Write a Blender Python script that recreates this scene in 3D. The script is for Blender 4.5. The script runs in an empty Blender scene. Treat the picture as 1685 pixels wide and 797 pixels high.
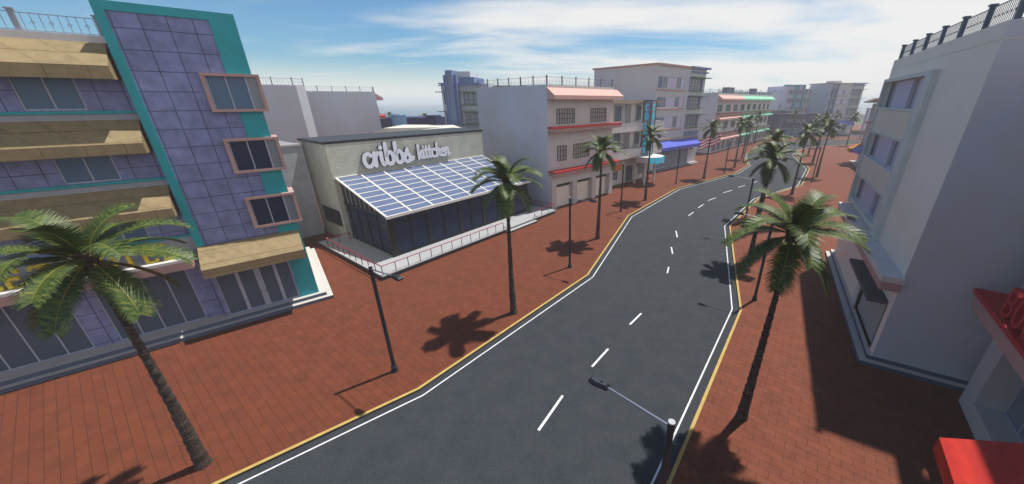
import bpy, math, random
from mathutils import Vector, Matrix
R = math.radians
random.seed(7)
scn = bpy.context.scene
col = scn.collection

# ------------------------------------------------------------------ materials
def new_mat(name):
    m = bpy.data.materials.new(name); m.use_nodes = True
    nt = m.node_tree; b = nt.nodes['Principled BSDF']
    return m, nt, b
def N(nt, t, **kw):
    n = nt.nodes.new(t)
    for k, v in kw.items():
        if k in n.inputs: n.inputs[k].default_value = v
        else: setattr(n, k, v)
    return n
def c4(c): return (c[0], c[1], c[2], 1)
def coords(nt, rot=0.0, scale=(1, 1, 1), obj=True):
    tc = N(nt, 'ShaderNodeTexCoord'); mp = N(nt, 'ShaderNodeMapping')
    mp.inputs['Rotation'].default_value = (0, 0, rot); mp.inputs['Scale'].default_value = scale
    nt.links.new(tc.outputs['Object'], mp.inputs['Vector']); return mp
def noise_mat(name, c, c2=None, amt=.5, scale=2.0, rough=.8, spec=.3, detail=6, stretch=(1, 1, 1), bump=0.0, metal=0.0, fine=0.0):
    m, nt, b = new_mat(name); L = nt.links
    if c2 is None: c2 = tuple(x * .72 for x in c)
    mp = coords(nt, 0, stretch)
    n = N(nt, 'ShaderNodeTexNoise', Scale=scale, Detail=detail, Roughness=.62); L.new(mp.outputs[0], n.inputs['Vector'])
    rp = N(nt, 'ShaderNodeMapRange'); rp.inputs['From Min'].default_value = .35; rp.inputs['From Max'].default_value = .7
    rp.inputs['To Max'].default_value = amt
    L.new(n.outputs[0], rp.inputs['Value'])
    mx = N(nt, 'ShaderNodeMix', data_type='RGBA'); mx.inputs['A'].default_value = c4(c); mx.inputs['B'].default_value = c4(c2)
    L.new(rp.outputs[0], mx.inputs['Factor']); out = mx.outputs['Result']
    if fine:
        n2 = N(nt, 'ShaderNodeTexNoise', Scale=scale * 25, Detail=4); L.new(mp.outputs[0], n2.inputs['Vector'])
        r2 = N(nt, 'ShaderNodeMapRange'); r2.inputs['From Min'].default_value = .3; r2.inputs['From Max'].default_value = .7
        r2.inputs['To Min'].default_value = 1 - fine; r2.inputs['To Max'].default_value = 1 + fine
        L.new(n2.outputs[0], r2.inputs['Value'])
        ml = N(nt, 'ShaderNodeVectorMath', operation='SCALE'); L.new(out, ml.inputs[0]); L.new(r2.outputs[0], ml.inputs['Scale']); out = ml.outputs[0]
    L.new(out, b.inputs['Base Color'])
    b.inputs['Roughness'].default_value = rough; b.inputs['Specular IOR Level'].default_value = spec; b.inputs['Metallic'].default_value = metal
    if bump:
        bp = N(nt, 'ShaderNodeBump', Strength=bump, Distance=.02); L.new(n.outputs[0], bp.inputs['Height']); L.new(bp.outputs[0], b.inputs['Normal'])
    return m
def plain(name, c, rough=.5, spec=.4, metal=0.0): return noise_mat(name, c, tuple(x * .86 for x in c), .5, 1.7, rough, spec, metal=metal)
def brick_mat(name, ca, cb, cm, bw, rh, mortar, rot=0.0, wall=False, offset=.5, rough=.8, noise=.35, nscale=1.2, smooth=.2, shift=(0, 0)):
    """brick / tile pattern; on the ground (x,y) or on a wall (x,z)"""
    m, nt, b = new_mat(name); L = nt.links
    tc = N(nt, 'ShaderNodeTexCoord')
    if wall:
        sp = N(nt, 'ShaderNodeSeparateXYZ'); L.new(tc.outputs['Object'], sp.inputs[0])
        ad = N(nt, 'ShaderNodeMath', operation='ADD'); L.new(sp.outputs['X'], ad.inputs[0]); L.new(sp.outputs['Y'], ad.inputs[1])
        cb_ = N(nt, 'ShaderNodeCombineXYZ'); L.new(ad.outputs[0], cb_.inputs[0]); L.new(sp.outputs['Z'], cb_.inputs[1]); src = cb_.outputs[0]
    else: src = tc.outputs['Object']
    mp = N(nt, 'ShaderNodeMapping'); mp.inputs['Rotation'].default_value = (0, 0, rot); mp.inputs['Location'].default_value = (shift[0], shift[1], 0); L.new(src, mp.inputs['Vector'])
    br = N(nt, 'ShaderNodeTexBrick'); br.offset = offset
    br.inputs['Color1'].default_value = c4(ca); br.inputs['Color2'].default_value = c4(cb); br.inputs['Mortar'].default_value = c4(cm)
    br.inputs['Scale'].default_value = 1; br.inputs['Brick Width'].default_value = bw; br.inputs['Row Height'].default_value = rh
    br.inputs['Mortar Size'].default_value = mortar; br.inputs['Mortar Smooth'].default_value = smooth
    L.new(mp.outputs[0], br.inputs['Vector'])
    n = N(nt, 'ShaderNodeTexNoise', Scale=nscale, Detail=8, Roughness=.65); L.new(tc.outputs['Object'], n.inputs['Vector'])
    r2 = N(nt, 'ShaderNodeMapRange'); r2.inputs['From Min'].default_value = .3; r2.inputs['From Max'].default_value = .7
    r2.inputs['To Min'].default_value = 1 - noise; r2.inputs['To Max'].default_value = 1 + noise * .6
    L.new(n.outputs[0], r2.inputs['Value'])
    ml = N(nt, 'ShaderNodeVectorMath', operation='SCALE'); L.new(br.outputs['Color'], ml.inputs[0]); L.new(r2.outputs[0], ml.inputs['Scale'])
    L.new(ml.outputs[0], b.inputs['Base Color']); b.inputs['Roughness'].default_value = rough; b.inputs['Specular IOR Level'].default_value = .25
    bp = N(nt, 'ShaderNodeBump', Strength=.35, Distance=.01); L.new(br.outputs['Fac'], bp.inputs['Height']); bp.invert = True; L.new(bp.outputs[0], b.inputs['Normal'])
    return m
def glass_mat(name, c, rough=.12, spec=.6):
    return noise_mat(name, c, tuple(x * .8 for x in c), .6, .6, rough, spec)

M = {}
M['asphalt'] = noise_mat('asphalt', (.029, .035, .042), (.042, .047, .054), .8, .9, .85, .25, fine=.35)
M['pave_west'] = brick_mat('red_pavers_west', (.158, .041, .0175), (.134, .036, .016), (.072, .021, .012), .80, .38, .017, R(35.3), noise=.22, smooth=.7)
M['pave_east'] = brick_mat('red_pavers_east', (.184, .051, .024), (.158, .045, .022), (.080, .024, .014), .80, .38, .020, R(35.3), noise=.22, smooth=.7)
M['white_paint'] = noise_mat('white_road_paint', (.78, .78, .78), (.55, .55, .56), .7, 3, .7)
M['yellow_paint'] = noise_mat('yellow_kerb_paint', (.52, .36, .105), (.36, .25, .08), .7, 3, .7)
M['kerb'] = noise_mat('kerb_stone', (.09, .08, .07), None, .6, 3)
M['sand'] = noise_mat('beach_sand', (.30, .26, .19), None, .6, .1)
M['water'] = noise_mat('sea_water', (.03, .09, .13), (.02, .06, .10), .6, .02, .25, .5)
M['grass'] = noise_mat('grass', (.05, .10, .03), None, .6, 1)
M['panel'] = brick_mat('violet_wall_tiles', (.245, .275, .510), (.222, .250, .465), (.075, .080, .16), .985, .985, .022, 0, True, 0.0, .55, .30, 1.6, shift=(-.15, -.70))
M['teal'] = noise_mat('teal_paint', (.018, .36, .41), (.015, .28, .32), .7, 1.1, .5)
M['stucco'] = noise_mat('warm_white_stucco', (.60, .60, .59), (.53, .48, .42), .55, .45, .85, stretch=(1, 1, .8))
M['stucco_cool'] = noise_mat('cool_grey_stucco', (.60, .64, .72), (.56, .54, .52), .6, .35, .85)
M['stucco_lilac'] = noise_mat('lilac_grey_stucco', (.53, .55, .58), (.46, .46, .47), .5, .5, .85)
M['trim'] = noise_mat('white_trim', (.66, .64, .63), (.50, .48, .48), .5, 1.5, .7)
M['grey_trim'] = noise_mat('grey_trim', (.36, .37, .42), None, .5, 1.5, .7)
M['step'] = noise_mat('step_stone', (.56, .53, .49), (.44, .42, .40), .5, 2, .8)
M['riser'] = noise_mat('blue_grey_riser', (.10, .13, .19), None, .5, 2, .8)
M['pink'] = noise_mat('dusty_pink_paint', (.50, .32, .29), (.38, .24, .22), .6, 1.5, .7)
M['salmon'] = noise_mat('salmon_awning', (.66, .40, .35), (.58, .34, .30), .5, 2, .8)
M['mint'] = noise_mat('mint_awning', (.26, .60, .42), (.22, .52, .37), .5, 2, .8)
M['red_tile'] = noise_mat('red_tile', (.50, .025, .03), (.36, .02, .02), .5, 3, .5)
M['red_canvas'] = noise_mat('red_canvas', (.58, .03, .015), (.36, .012, .01), .8, 1.6, .6, stretch=(1, 2.5, 1))
M['canvas'] = brick_mat('tan_canvas', (.320, .240, .130), (.295, .224, .122), (.225, .163, .078), 1.32, .60, .045, 0, True, 0.0, .8, .22, 2.2, .9)
M['glass'] = glass_mat('dark_shop_glass', (.095, .125, .185), .3, .10)
M['glass_blue'] = glass_mat('blue_window_glass', (.100, .180, .300), .18, .22)
M['glass_navy'] = glass_mat('navy_glass', (.018, .032, .080), .2, .16)
M['glass_roof'] = glass_mat('blue_roof_glass', (.120, .160, .270), .28, .5)
M['glass_pale'] = glass_mat('pale_glass', (.22, .26, .32), .2)
M['mullion'] = noise_mat('grey_mullion', (.42, .47, .56), None, .3, 2, .45, .4)
M['white_rib'] = noise_mat('white_rib', (.72, .71, .68), (.6, .59, .56), .5, 1, .6)
M['black_frame'] = plain('black_frame', (.010, .011, .014), .4)
M['brick_olive'] = brick_mat('pale_olive_brick', (.520, .530, .460), (.480, .490, .425), (.385, .39, .34), .62, .21, .018, 0, True, .5, .85, .16, 1)
M['brick_white'] = brick_mat('white_brick', (.46, .48, .52), (.42, .44, .48), (.32, .34, .38), .62, .21, .018, 0, True, .5, .85, .16, 1)
M['roof_dark'] = noise_mat('dark_roof_felt', (.040, .052, .066), None, .5, 1, .8)
M['roof_grey'] = noise_mat('grey_roof_felt', (.28, .28, .29), None, .5, 1, .9)
M['deck'] = noise_mat('concrete_deck', (.38, .39, .40), (.31, .32, .34), .5, 1.5, .8)
M['deck_side'] = noise_mat('dark_stone', (.055, .058, .062), (.028, .028, .03), .7, 5, .8)
M['red_rail'] = plain('dark_red_metal', (.30, .028, .034), .35, .5)
M['iron'] = plain('slate_iron', (.085, .115, .165), .5, .4)
M['iron_light'] = plain('light_iron', (.30, .33, .40), .5, .4)
M['iron_grey'] = plain('grey_blue_iron', (.16, .20, .26), .5, .4)
M['green_bar'] = plain('dark_green_bars', (.018, .030, .028), .5)
M['green_brow'] = plain('green_ledge', (.055, .16, .050), .6)
M['lamp'] = plain('charcoal_lamp_metal', (.022, .027, .038), .5, .4, .1)
M['lamp_arm'] = plain('grey_lamp_arm', (.20, .23, .30), .4, .5, .3)
M['lamp_cap'] = plain('grey_cap', (.42, .43, .44), .5)
M['lamp_lens'] = plain('lamp_lens', (.55, .56, .58), .2)
M['yellow_letter'] = plain('yellow_letter', (.56, .43, .025), .45)
M['white_letter'] = plain('white_letter', (.80, .82, .90), .45)
M['cyan'] = plain('cyan_neon_letter', (.03, .55, .74), .4)
_b = M['cyan'].node_tree.nodes['Principled BSDF']; _b.inputs['Emission Color'].default_value = (.02, .45, .68, 1); _b.inputs['Emission Strength'].default_value = .30
M['pane_beige'] = glass_mat('pale_blind', (.50, .47, .45), .5, .2)
M['stucco_front'] = noise_mat('lit_cream_stucco', (.88, .84, .75), (.80, .74, .62), .6, .45, .85)  # white building's front: its brighter light is put into the colour; garage doors share it
M['stucco_shade_tone'] = noise_mat('shaded_blue_grey_stucco', (.58, .61, .69), (.57, .55, .52), .7, .40, .85)  # side wall of the same building, its cool shade put into the stucco colour
M['pylon'] = noise_mat('slate_blue_pylon', (.36, .40, .48), None, .5, 1, .6)
M['ochre'] = plain('ochre_edge', (.48, .28, .10), .7)
M['orange'] = noise_mat('orange_canvas', (.50, .19, .045), (.40, .14, .03), .5, 2, .8)
M['blue_canvas'] = noise_mat('blue_canvas', (.10, .13, .58), (.085, .11, .48), .5, 2, .8)
M['blue_paint'] = noise_mat('periwinkle_paint', (.21, .24, .50), None, .4, 1, .7)
M['blue_wall'] = noise_mat('slate_blue_wall', (.16, .23, .37), None, .4, 1, .7)
M['navy'] = noise_mat('navy_wall', (.022, .026, .115), None, .4, 1, .7)
M['purple'] = noise_mat('dark_purple_wall', (.060, .050, .125), None, .4, 1, .7)
M['lilac'] = noise_mat('lilac_panel', (.58, .55, .70), (.50, .47, .61), .5, 1.2, .7, stretch=(6, 6, .3))
M['cream'] = noise_mat('cream_panel', (.78, .72, .63), (.66, .61, .54), .6, .8, .8)
M['sage'] = noise_mat('pale_sage_frame', (.66, .71, .68), None, .4, 1, .7)
M['cream_roof'] = noise_mat('cream_roof', (.70, .68, .58), (.62, .6, .52), .4, .8, .7)
M['tank'] = noise_mat('steel_blue_tank', (.11, .22, .38), None, .4, 1, .5, .5)
M['shutter'] = noise_mat('grey_shutter', (.42, .45, .46), (.34, .37, .38), .6, .9, .6, stretch=(4, 4, .3))
M['grey_slab'] = noise_mat('grey_slab', (.10, .105, .11), None, .5, 1, .7)
M['brown'] = noise_mat('brown_awning', (.16, .10, .085), None, .5, 1, .8)
M['hedge'] = noise_mat('hedge_leaf', (.045, .085, .035), (.02, .045, .02), .8, 5, .8)
M['yellow_sign'] = plain('yellow_sign', (.62, .52, .09), .6)
M['flag_red'] = plain('flag_red', (.60, .03, .05), .8); M['flag_white'] = plain('flag_white', (.88, .87, .87), .8)
M['dark_red'] = plain('dark_red', (.16, .02, .025), .6)

def trunk_material():
    m, nt, b = new_mat('palm_bark'); L = nt.links
    mp = coords(nt, 0, (2.5, 2.5, 14))
    n = N(nt, 'ShaderNodeTexNoise', Scale=1.6, Detail=6, Roughness=.7); L.new(mp.outputs[0], n.inputs['Vector'])
    cr = N(nt, 'ShaderNodeValToRGB'); e = cr.color_ramp.elements
    e[0].position = .38; e[0].color = (.016, .012, .010, 1); e[1].position = .68; e[1].color = (.175, .115, .082, 1)
    x = e.new(.52); x.color = (.060, .042, .033, 1)
    L.new(n.outputs[0], cr.inputs[0]); L.new(cr.outputs[0], b.inputs['Base Color']); b.inputs['Roughness'].default_value = .9
    bp = N(nt, 'ShaderNodeBump', Strength=.8, Distance=.04); L.new(n.outputs[0], bp.inputs['Height']); L.new(bp.outputs[0], b.inputs['Normal'])
    return m
M['bark'] = trunk_material()
M['fibre'] = noise_mat('crown_fibre', (.090, .058, .042), (.03, .02, .016), .8, 3, .9, stretch=(8, 8, 1))
def leaf_material():
    m, nt, b = new_mat('palm_leaf'); L = nt.links
    mp = coords(nt, 0, (13, 1.6, 1.6))
    n = N(nt, 'ShaderNodeTexNoise', Scale=2.0, Detail=5, Roughness=.6); L.new(mp.outputs[0], n.inputs['Vector'])
    cr = N(nt, 'ShaderNodeValToRGB'); e = cr.color_ramp.elements
    e[0].position = .33; e[0].color = (.012, .032, .008, 1); e[1].position = .72; e[1].color = (.185, .185, .034, 1)
    x = e.new(.52); x.color = (.060, .098, .020, 1)
    L.new(n.outputs[0], cr.inputs[0]); L.new(cr.outputs[0], b.inputs['Base Color'])
    b.inputs['Roughness'].default_value = .50; b.inputs['Specular IOR Level'].default_value = .28
    return m
M['leaf'] = leaf_material()
M['midrib'] = plain('yellow_green_midrib', (.20, .20, .035), .5)

# ------------------------------------------------------------------ mesh builder
class MB:
    def __init__(s): s.v = []; s.f = []; s.m = []; s.mats = []
    def mi(s, m):
        m = M[m] if isinstance(m, str) else m
        if m not in s.mats: s.mats.append(m)
        return s.mats.index(m)
    def face(s, pts, m):
        b = len(s.v); s.v += [tuple(p) for p in pts]; s.f.append(tuple(range(b, b + len(pts)))); s.m.append(s.mi(m)); return s
    def box(s, x0, x1, y0, y1, z0, z1, m, skip=''):
        if x0 > x1: x0, x1 = x1, x0
        if y0 > y1: y0, y1 = y1, y0
        if z0 > z1: z0, z1 = z1, z0
        P = [(x0, y0, z0), (x1, y0, z0), (x1, y1, z0), (x0, y1, z0), (x0, y0, z1), (x1, y0, z1), (x1, y1, z1), (x0, y1, z1)]
        b = len(s.v); s.v += P; i = s.mi(m)
        for k, f in (('b', (3, 2, 1, 0)), ('t', (4, 5, 6, 7)), ('f', (0, 1, 5, 4)), ('r', (1, 2, 6, 5)), ('k', (2, 3, 7, 6)), ('l', (3, 0, 4, 7))):
            if k not in skip: s.f.append(tuple(b + j for j in f)); s.m.append(i)
        return s
    def tube(s, p, q, r0, r1, m, n=8, caps=True):
        p, q = Vector(p), Vector(q); d = (q - p).normalized()
        a = d.orthogonal().normalized(); c = d.cross(a); b = len(s.v); i = s.mi(m)
        for (o, r) in ((p, r0), (q, r1)):
            for k in range(n):
                t = 2 * math.pi * k / n; s.v.append(tuple(o + (a * math.cos(t) + c * math.sin(t)) * r))
        for k in range(n):
            l = (k + 1) % n; s.f.append((b + k, b + l, b + n + l, b + n + k)); s.m.append(i)
        if caps:
            s.f.append(tuple(b + k for k in reversed(range(n)))); s.m.append(i)
            s.f.append(tuple(b + n + k for k in range(n))); s.m.append(i)
        return s
    def prism(s, poly, x0, x1, m, axis='x'):
        """poly: (y,z) points extruded along x (axis x), or (x,z) along y, or (x,y) along z"""
        def P(a, b, t): return {'x': (t, a, b), 'y': (a, t, b), 'z': (a, b, t)}[axis]
        n = len(poly); b = len(s.v); i = s.mi(m)
        s.v += [P(a, c, x0) for a, c in poly] + [P(a, c, x1) for a, c in poly]
        for k in range(n):
            l = (k + 1) % n; s.f.append((b + k, b + l, b + n + l, b + n + k)); s.m.append(i)
        s.f.append(tuple(b + k for k in reversed(range(n)))); s.m.append(i); s.f.append(tuple(b + n + k for k in range(n))); s.m.append(i)
        return s
    def wall(s, x0, x1, z0, z1, y, holes, depth, m, mr=None):
        """facade sheet facing -y with rectangular holes and reveals"""
        xs = sorted({x0, x1, *[h[0] for h in holes], *[h[1] for h in holes]}); zs = sorted({z0, z1, *[h[2] for h in holes], *[h[3] for h in holes]})
        xs = [x for x in xs if x0 <= x <= x1]; zs = [z for z in zs if z0 <= z <= z1]
        for a, b in zip(xs, xs[1:]):
            for c, d in zip(zs, zs[1:]):
                u, w = (a + b) / 2, (c + d) / 2
                if any(h[0] < u < h[1] and h[2] < w < h[3] for h in holes): continue
                s.face([(a, y, c), (b, y, c), (b, y, d), (a, y, d)], m)
        mr = mr or m
        for (a, b, c, d) in holes:
            k = y + depth
            s.face([(a, y, c), (a, y, d), (a, k, d), (a, k, c)], mr); s.face([(b, y, d), (b, y, c), (b, k, c), (b, k, d)], mr)
            s.face([(a, y, d), (b, y, d), (b, k, d), (a, k, d)], mr); s.face([(b, y, c), (a, y, c), (a, k, c), (b, k, c)], mr)
        return s
    def build(s, name, parent=None, smooth=False, recalc=True):
        me = bpy.data.meshes.new(name); me.from_pydata(s.v, [], s.f)
        for m in s.mats: me.materials.append(m)
        me.polygons.foreach_set('material_index', s.m)
        if smooth: me.polygons.foreach_set('use_smooth', [True] * len(s.f))
        me.update()
        o = bpy.data.objects.new(name, me); col.objects.link(o)
        if parent: o.parent = parent
        return o
def tag(o, label, cat, group=None):
    o['label'] = label; o['category'] = cat
    if group: o['group'] = group
    return o
def structure(o, kind='structure'): o['kind'] = kind; return o
def thing(name, label, cat, loc=(0, 0, 0), rz=0.0, group=None):
    o = bpy.data.objects.new(name, None); col.objects.link(o); o.empty_display_size = .3
    o.location = loc if len(loc) == 3 else (loc[0], loc[1], 0); o.rotation_euler = (0, 0, R(rz))
    return tag(o, label, cat, group)
def copy_thing(src, loc, rz, label, scale=None):
    c = src.copy(); col.objects.link(c); c.location = loc if len(loc) == 3 else (loc[0], loc[1], 0); c.rotation_euler = (0, 0, R(rz)); c['label'] = label
    if scale: c.scale = (scale,) * 3
    for ch in src.children:
        d = ch.copy(); col.objects.link(d); d.parent = c
        for g in ch.children:
            e = g.copy(); col.objects.link(e); e.parent = d
    return c
def box_part(name, parent, *b): return MB().box(*b).build(name, parent)

def strip(pts, off0, off1, z, m, mb):
    """flat ribbon along a polyline between two sideways offsets (right = +)"""
    P = [Vector((p[0], p[1])) for p in pts]; res = []
    for i, p in enumerate(P):
        d0 = (P[i] - P[i - 1]).normalized() if i else (P[1] - P[0]).normalized()
        d1 = (P[i + 1] - P[i]).normalized() if i < len(P) - 1 else d0
        n0, n1 = Vector((d0.y, -d0.x)), Vector((d1.y, -d1.x)); b = (n0 + n1).normalized(); k = 1 / max(.45, b.dot(n0))
        res.append((p + b * off0 * k, p + b * off1 * k))
    for (a, b), (c, d) in zip(res, res[1:]):
        mb.face([(a.x, a.y, z), (b.x, b.y, z), (d.x, d.y, z), (c.x, c.y, z)], m)
def slab(poly, z0, z1, m, mside):
    mb = MB(); n = len(poly)
    mb.face([(x, y, z1) for x, y in poly], m)
    for i in range(n):
        a, b = poly[i], poly[(i + 1) % n]; mb.face([(*a, z0), (*b, z0), (*b, z1), (*a, z1)], mside)
    return mb

# ------------------------------------------------------------------ letters (single-stroke skeletons thickened to solid letters)
def smooth_pts(pts, k=6):
    if len(pts) < 3: return [Vector(p) for p in pts]
    P = [Vector(p) for p in pts]; P = [P[0] * 2 - P[1]] + P + [P[-1] * 2 - P[-2]]; out = []
    for i in range(1, len(P) - 2):
        for j in range(k):
            t = j / k
            a, b, c, d = P[i - 1], P[i], P[i + 1], P[i + 2]
            out.append(.5 * ((2 * b) + (c - a) * t + (2 * a - 5 * b + 4 * c - d) * t * t + (3 * b - a - 3 * c + d) * t ** 3))
    out.append(P[-2]); return out
def strokes_mesh(strokes, width, depth, m, xf, curved=True, mside=None, cap=True):
    """strokes in (x,z) -> ribbons facing -y; xf maps (x,y,z) to the wanted place"""
    mb = MB(); mside = mside or m; e = 0.0
    for st in strokes:
        w = width
        if isinstance(st, tuple): st, w = st[0], width * st[1]
        P = smooth_pts(st) if curved else [Vector(p) for p in st]
        e += .0035; y0, y1 = -depth - e, e * .1; r = w / 2; Lp, Rp = [], []
        for i, p in enumerate(P):
            d0 = (P[i] - P[i - 1]).normalized() if i else (P[1] - P[0]).normalized()
            d1 = (P[i + 1] - P[i]).normalized() if i < len(P) - 1 else d0
            n0, n1 = Vector((-d0.y, d0.x)), Vector((-d1.y, d1.x)); b = n0 + n1
            b = b.normalized() if b.length > .01 else n0; k = min(1.6, 1 / max(.3, b.dot(n0)))
            Lp.append(p + b * r * k); Rp.append(p - b * r * k)
        if cap and curved:
            d = (P[-1] - P[-2]).normalized(); a0 = math.atan2(d.y, d.x)
            endc = [P[-1] + Vector((math.cos(a0 + t), math.sin(a0 + t))) * r for t in (1.05, .52, 0, -.52, -1.05)]
            d = (P[0] - P[1]).normalized(); a0 = math.atan2(d.y, d.x)
            begc = [P[0] + Vector((math.cos(a0 + t), math.sin(a0 + t))) * r for t in (1.05, .52, 0, -.52, -1.05)]
        else: endc = begc = []
        n = len(P)
        for i in range(n - 1):
            mb.face([xf(q.x, y0, q.y) for q in (Rp[i], Rp[i + 1], Lp[i + 1], Lp[i])], m)
        if endc:
            mb.face([xf(q.x, y0, q.y) for q in ([Lp[-1]] + endc + [Rp[-1]])[::-1]], m); mb.face([xf(q.x, y0, q.y) for q in ([Rp[0]] + begc + [Lp[0]])[::-1]], m)
        loop = Rp + endc[::-1] + Lp[::-1] + begc[::-1]
        for a, b in zip(loop, loop[1:] + loop[:1]):
            mb.face([xf(a.x, y1, a.y), xf(b.x, y1, b.y), xf(b.x, y0, b.y), xf(a.x, y0, a.y)], mside)
    return mb
def sh(st, dx, s=1.0, dz=0.0, sx=None):
    sx = sx or s
    out = []
    for a in st:
        if isinstance(a, tuple): out.append(([(x * sx + dx, z * s + dz) for x, z in a[0]], a[1]))
        else: out.append([(x * sx + dx, z * s + dz) for x, z in a])
    return out
SCRIPT = {
 'c': ([[(.62, .82), (.42, .98), (.18, .86), (.08, .5), (.2, .12), (.45, .02), (.75, .2)]], .70),
 'r': ([[(.0, .15), (.14, .5), (.22, .98)], [(.2, 1.0), (.24, .5), (.2, .02)], [(.24, .62), (.42, .94), (.62, .9)]], .60),
 'i': ([[(.14, .98), (.12, .4), (.22, .06), (.42, .14)], [(.15, 1.34), (.17, 1.37)]], .40),
 'b': ([[(.16, 1.62), (.14, .9), (.14, .3), (.3, .04), (.58, .12), (.68, .48), (.58, .86), (.34, .94), (.16, .7)], [(.66, .6), (.84, .66)]], .80),
 's': ([[(.0, .3), (.2, .62), (.34, 1.02)], [(.34, 1.02), (.36, .72), (.54, .42), (.44, .1), (.18, .04), (.04, .2)], [(.46, .12), (.66, .16), (.8, .3)]], .72),
 'k': ([[(.16, 1.62), (.14, .8), (.12, .02)], [(.56, .94), (.38, .6), (.16, .48)], [(.2, .5), (.42, .44), (.48, .1), (.72, .1)]], .68),
 't': ([[(.18, 1.42), (.14, .6), (.2, .1), (.42, .12)], [(-.06, .98), (.38, 1.0)]], .42),
 'h': ([[(.14, 1.62), (.12, .8), (.12, .02)], [(.14, .6), (.34, .94), (.52, .8), (.5, .2), (.68, .1)]], .66),
 'e': ([[(.08, .48), (.36, .52), (.54, .72), (.4, .96), (.18, .86), (.08, .45), (.2, .08), (.42, .04), (.66, .22)]], .62),
 'n': ([[(.12, .98), (.12, .5), (.12, .02)], [(.14, .6), (.34, .94), (.52, .8), (.5, .2), (.62, .06), (.8, .2)]], .70),
}
def script_word(word, x, s, z):
    out = []
    for ch in word:
        st, adv = SCRIPT[ch]; out += sh(st, x, s, z); x += adv * s
    return out, x
BLOCK = {  # unit height, unit width about .7
 'V': [[(0, 1), (.33, 0)], [(.33, 0), (.66, 1)]], 'I': [[(.33, 0), (.33, 1)]],
 'O': [[(.33, 1), (.12, .9), (.02, .5), (.12, .1), (.33, 0), (.54, .1), (.64, .5), (.54, .9), (.33, 1), (.2, .95)]],
 'L': [[(.15, 1), (.15, 0), (.62, 0)]], 'E': [[(.6, 1), (.15, 1), (.15, 0), (.62, 0)], [(.15, .52), (.5, .52)]],
 'T': [[(.33, 0), (.33, .98)], [(.02, 1), (.64, 1)]], 'H': [[(.1, 0), (.1, 1)], [(.56, 0), (.56, 1)], [(.1, .5), (.56, .5)]],
 'C': [[(.6, .84), (.45, 1), (.2, 1), (.05, .8), (.05, .2), (.2, 0), (.45, 0), (.6, .16)]],
 'N': [[(.08, 0), (.08, 1)], [(.08, 1), (.58, 0)], [(.58, 0), (.58, 1)]], 'Y': [[(0, 1), (.32, .48)], [(.64, 1), (.32, .48)], [(.32, .5), (.32, 0)]],
 'B': [[(.1, 0), (.1, 1), (.42, 1), (.56, .88), (.56, .64), (.42, .53), (.12, .53)], [(.42, .53), (.6, .4), (.6, .14), (.44, 0), (.1, 0)]],
 'U': [[(.06, 1), (.06, .25), (.2, 0), (.46, 0), (.6, .25), (.6, 1)]],
 'R': [[(.1, 0), (.1, 1), (.45, 1), (.58, .86), (.58, .64), (.45, .5), (.1, .5)], [(.35, .5), (.62, 0)]],
 'Z': [[(.04, 1), (.6, 1), (.04, 0), (.62, 0)]], 'S': [[(.58, .86), (.4, 1), (.18, 1), (.06, .8), (.18, .56), (.44, .46), (.58, .22), (.44, 0), (.2, 0), (.05, .14)]],
 'K': [[(.1, 0), (.1, 1)], [(.6, 1), (.12, .45)], [(.26, .6), (.62, 0)]], 'A': [[(0, 0), (.32, 1)], [(.32, 1), (.64, 0)], [(.14, .36), (.5, .36)]],
 'M': [[(.06, 0), (.06, 1)], [(.06, 1), (.34, .3)], [(.34, .3), (.62, 1)], [(.62, 1), (.62, 0)]],
}
SERIF = {'V': [(0, 1), (.66, 1)], 'I': [(.33, 0), (.33, 1)], 'L': [(.15, 1), (.15, 0)], 'E': [], 'T': [(.33, 0)], 'H': [(.1, 0), (.1, 1), (.56, 0), (.56, 1)], 'O': []}
def block_letter(ch, x, z, h, serif=False, sx=None):
    sx = sx or h
    st = sh(BLOCK[ch], x, h, z, sx)
    if serif:
        for (a, b) in SERIF.get(ch, []): st.append(([((a - .14) * sx + x, b * h + z), ((a + .14) * sx + x, b * h + z)], .8))
        if ch == 'L': st.append(([(.62 * sx + x, z), (.62 * sx + x, z + .2 * h)], .9))
        if ch == 'E': st += [([(.62 * sx + x, z), (.62 * sx + x, z + .2 * h)], .9), ([(.6 * sx + x, z + h), (.6 * sx + x, z + .8 * h)], .9), ([(.5 * sx + x, z + .4 * h), (.5 * sx + x, z + .62 * h)], .9)]
        if ch == 'T': st += [([(.02 * sx + x, z + h), (.02 * sx + x, z + .8 * h)], .9), ([(.64 * sx + x, z + h), (.64 * sx + x, z + .8 * h)], .9)]
    return st

# ------------------------------------------------------------------ generic building parts
def window(parent, x0, x1, z0, z1, y, frame='mullion', pane='glass_blue', mull=(.5,), t=.06, bars=(), name='window', inset=.06):
    mb = MB(); k0, k1 = y - .03, y + .03
    mb.box(x0, x0 + t, k0, k1, z0, z1, frame).box(x1 - t, x1, k0, k1, z0, z1, frame).box(x0 + t, x1 - t, k0, k1, z0, z0 + t, frame).box(x0 + t, x1 - t, k0, k1, z1 - t, z1, frame)
    for q in mull:
        xm = x0 + (x1 - x0) * q; mb.box(xm - t / 2, xm + t / 2, k0, k1, z0 + t, z1 - t, frame)
    for q in bars:
        zm = z0 + (z1 - z0) * q; mb.box(x0 + t, x1 - t, k0 + .01, k1 - .01, zm - t / 2, zm + t / 2, frame)
    w = mb.build(name, parent)
    MB().face([(x0, y + .01, z0), (x1, y + .01, z0), (x1, y + .01, z1), (x0, y + .01, z1)], pane).build('pane', w)
    return w
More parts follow.
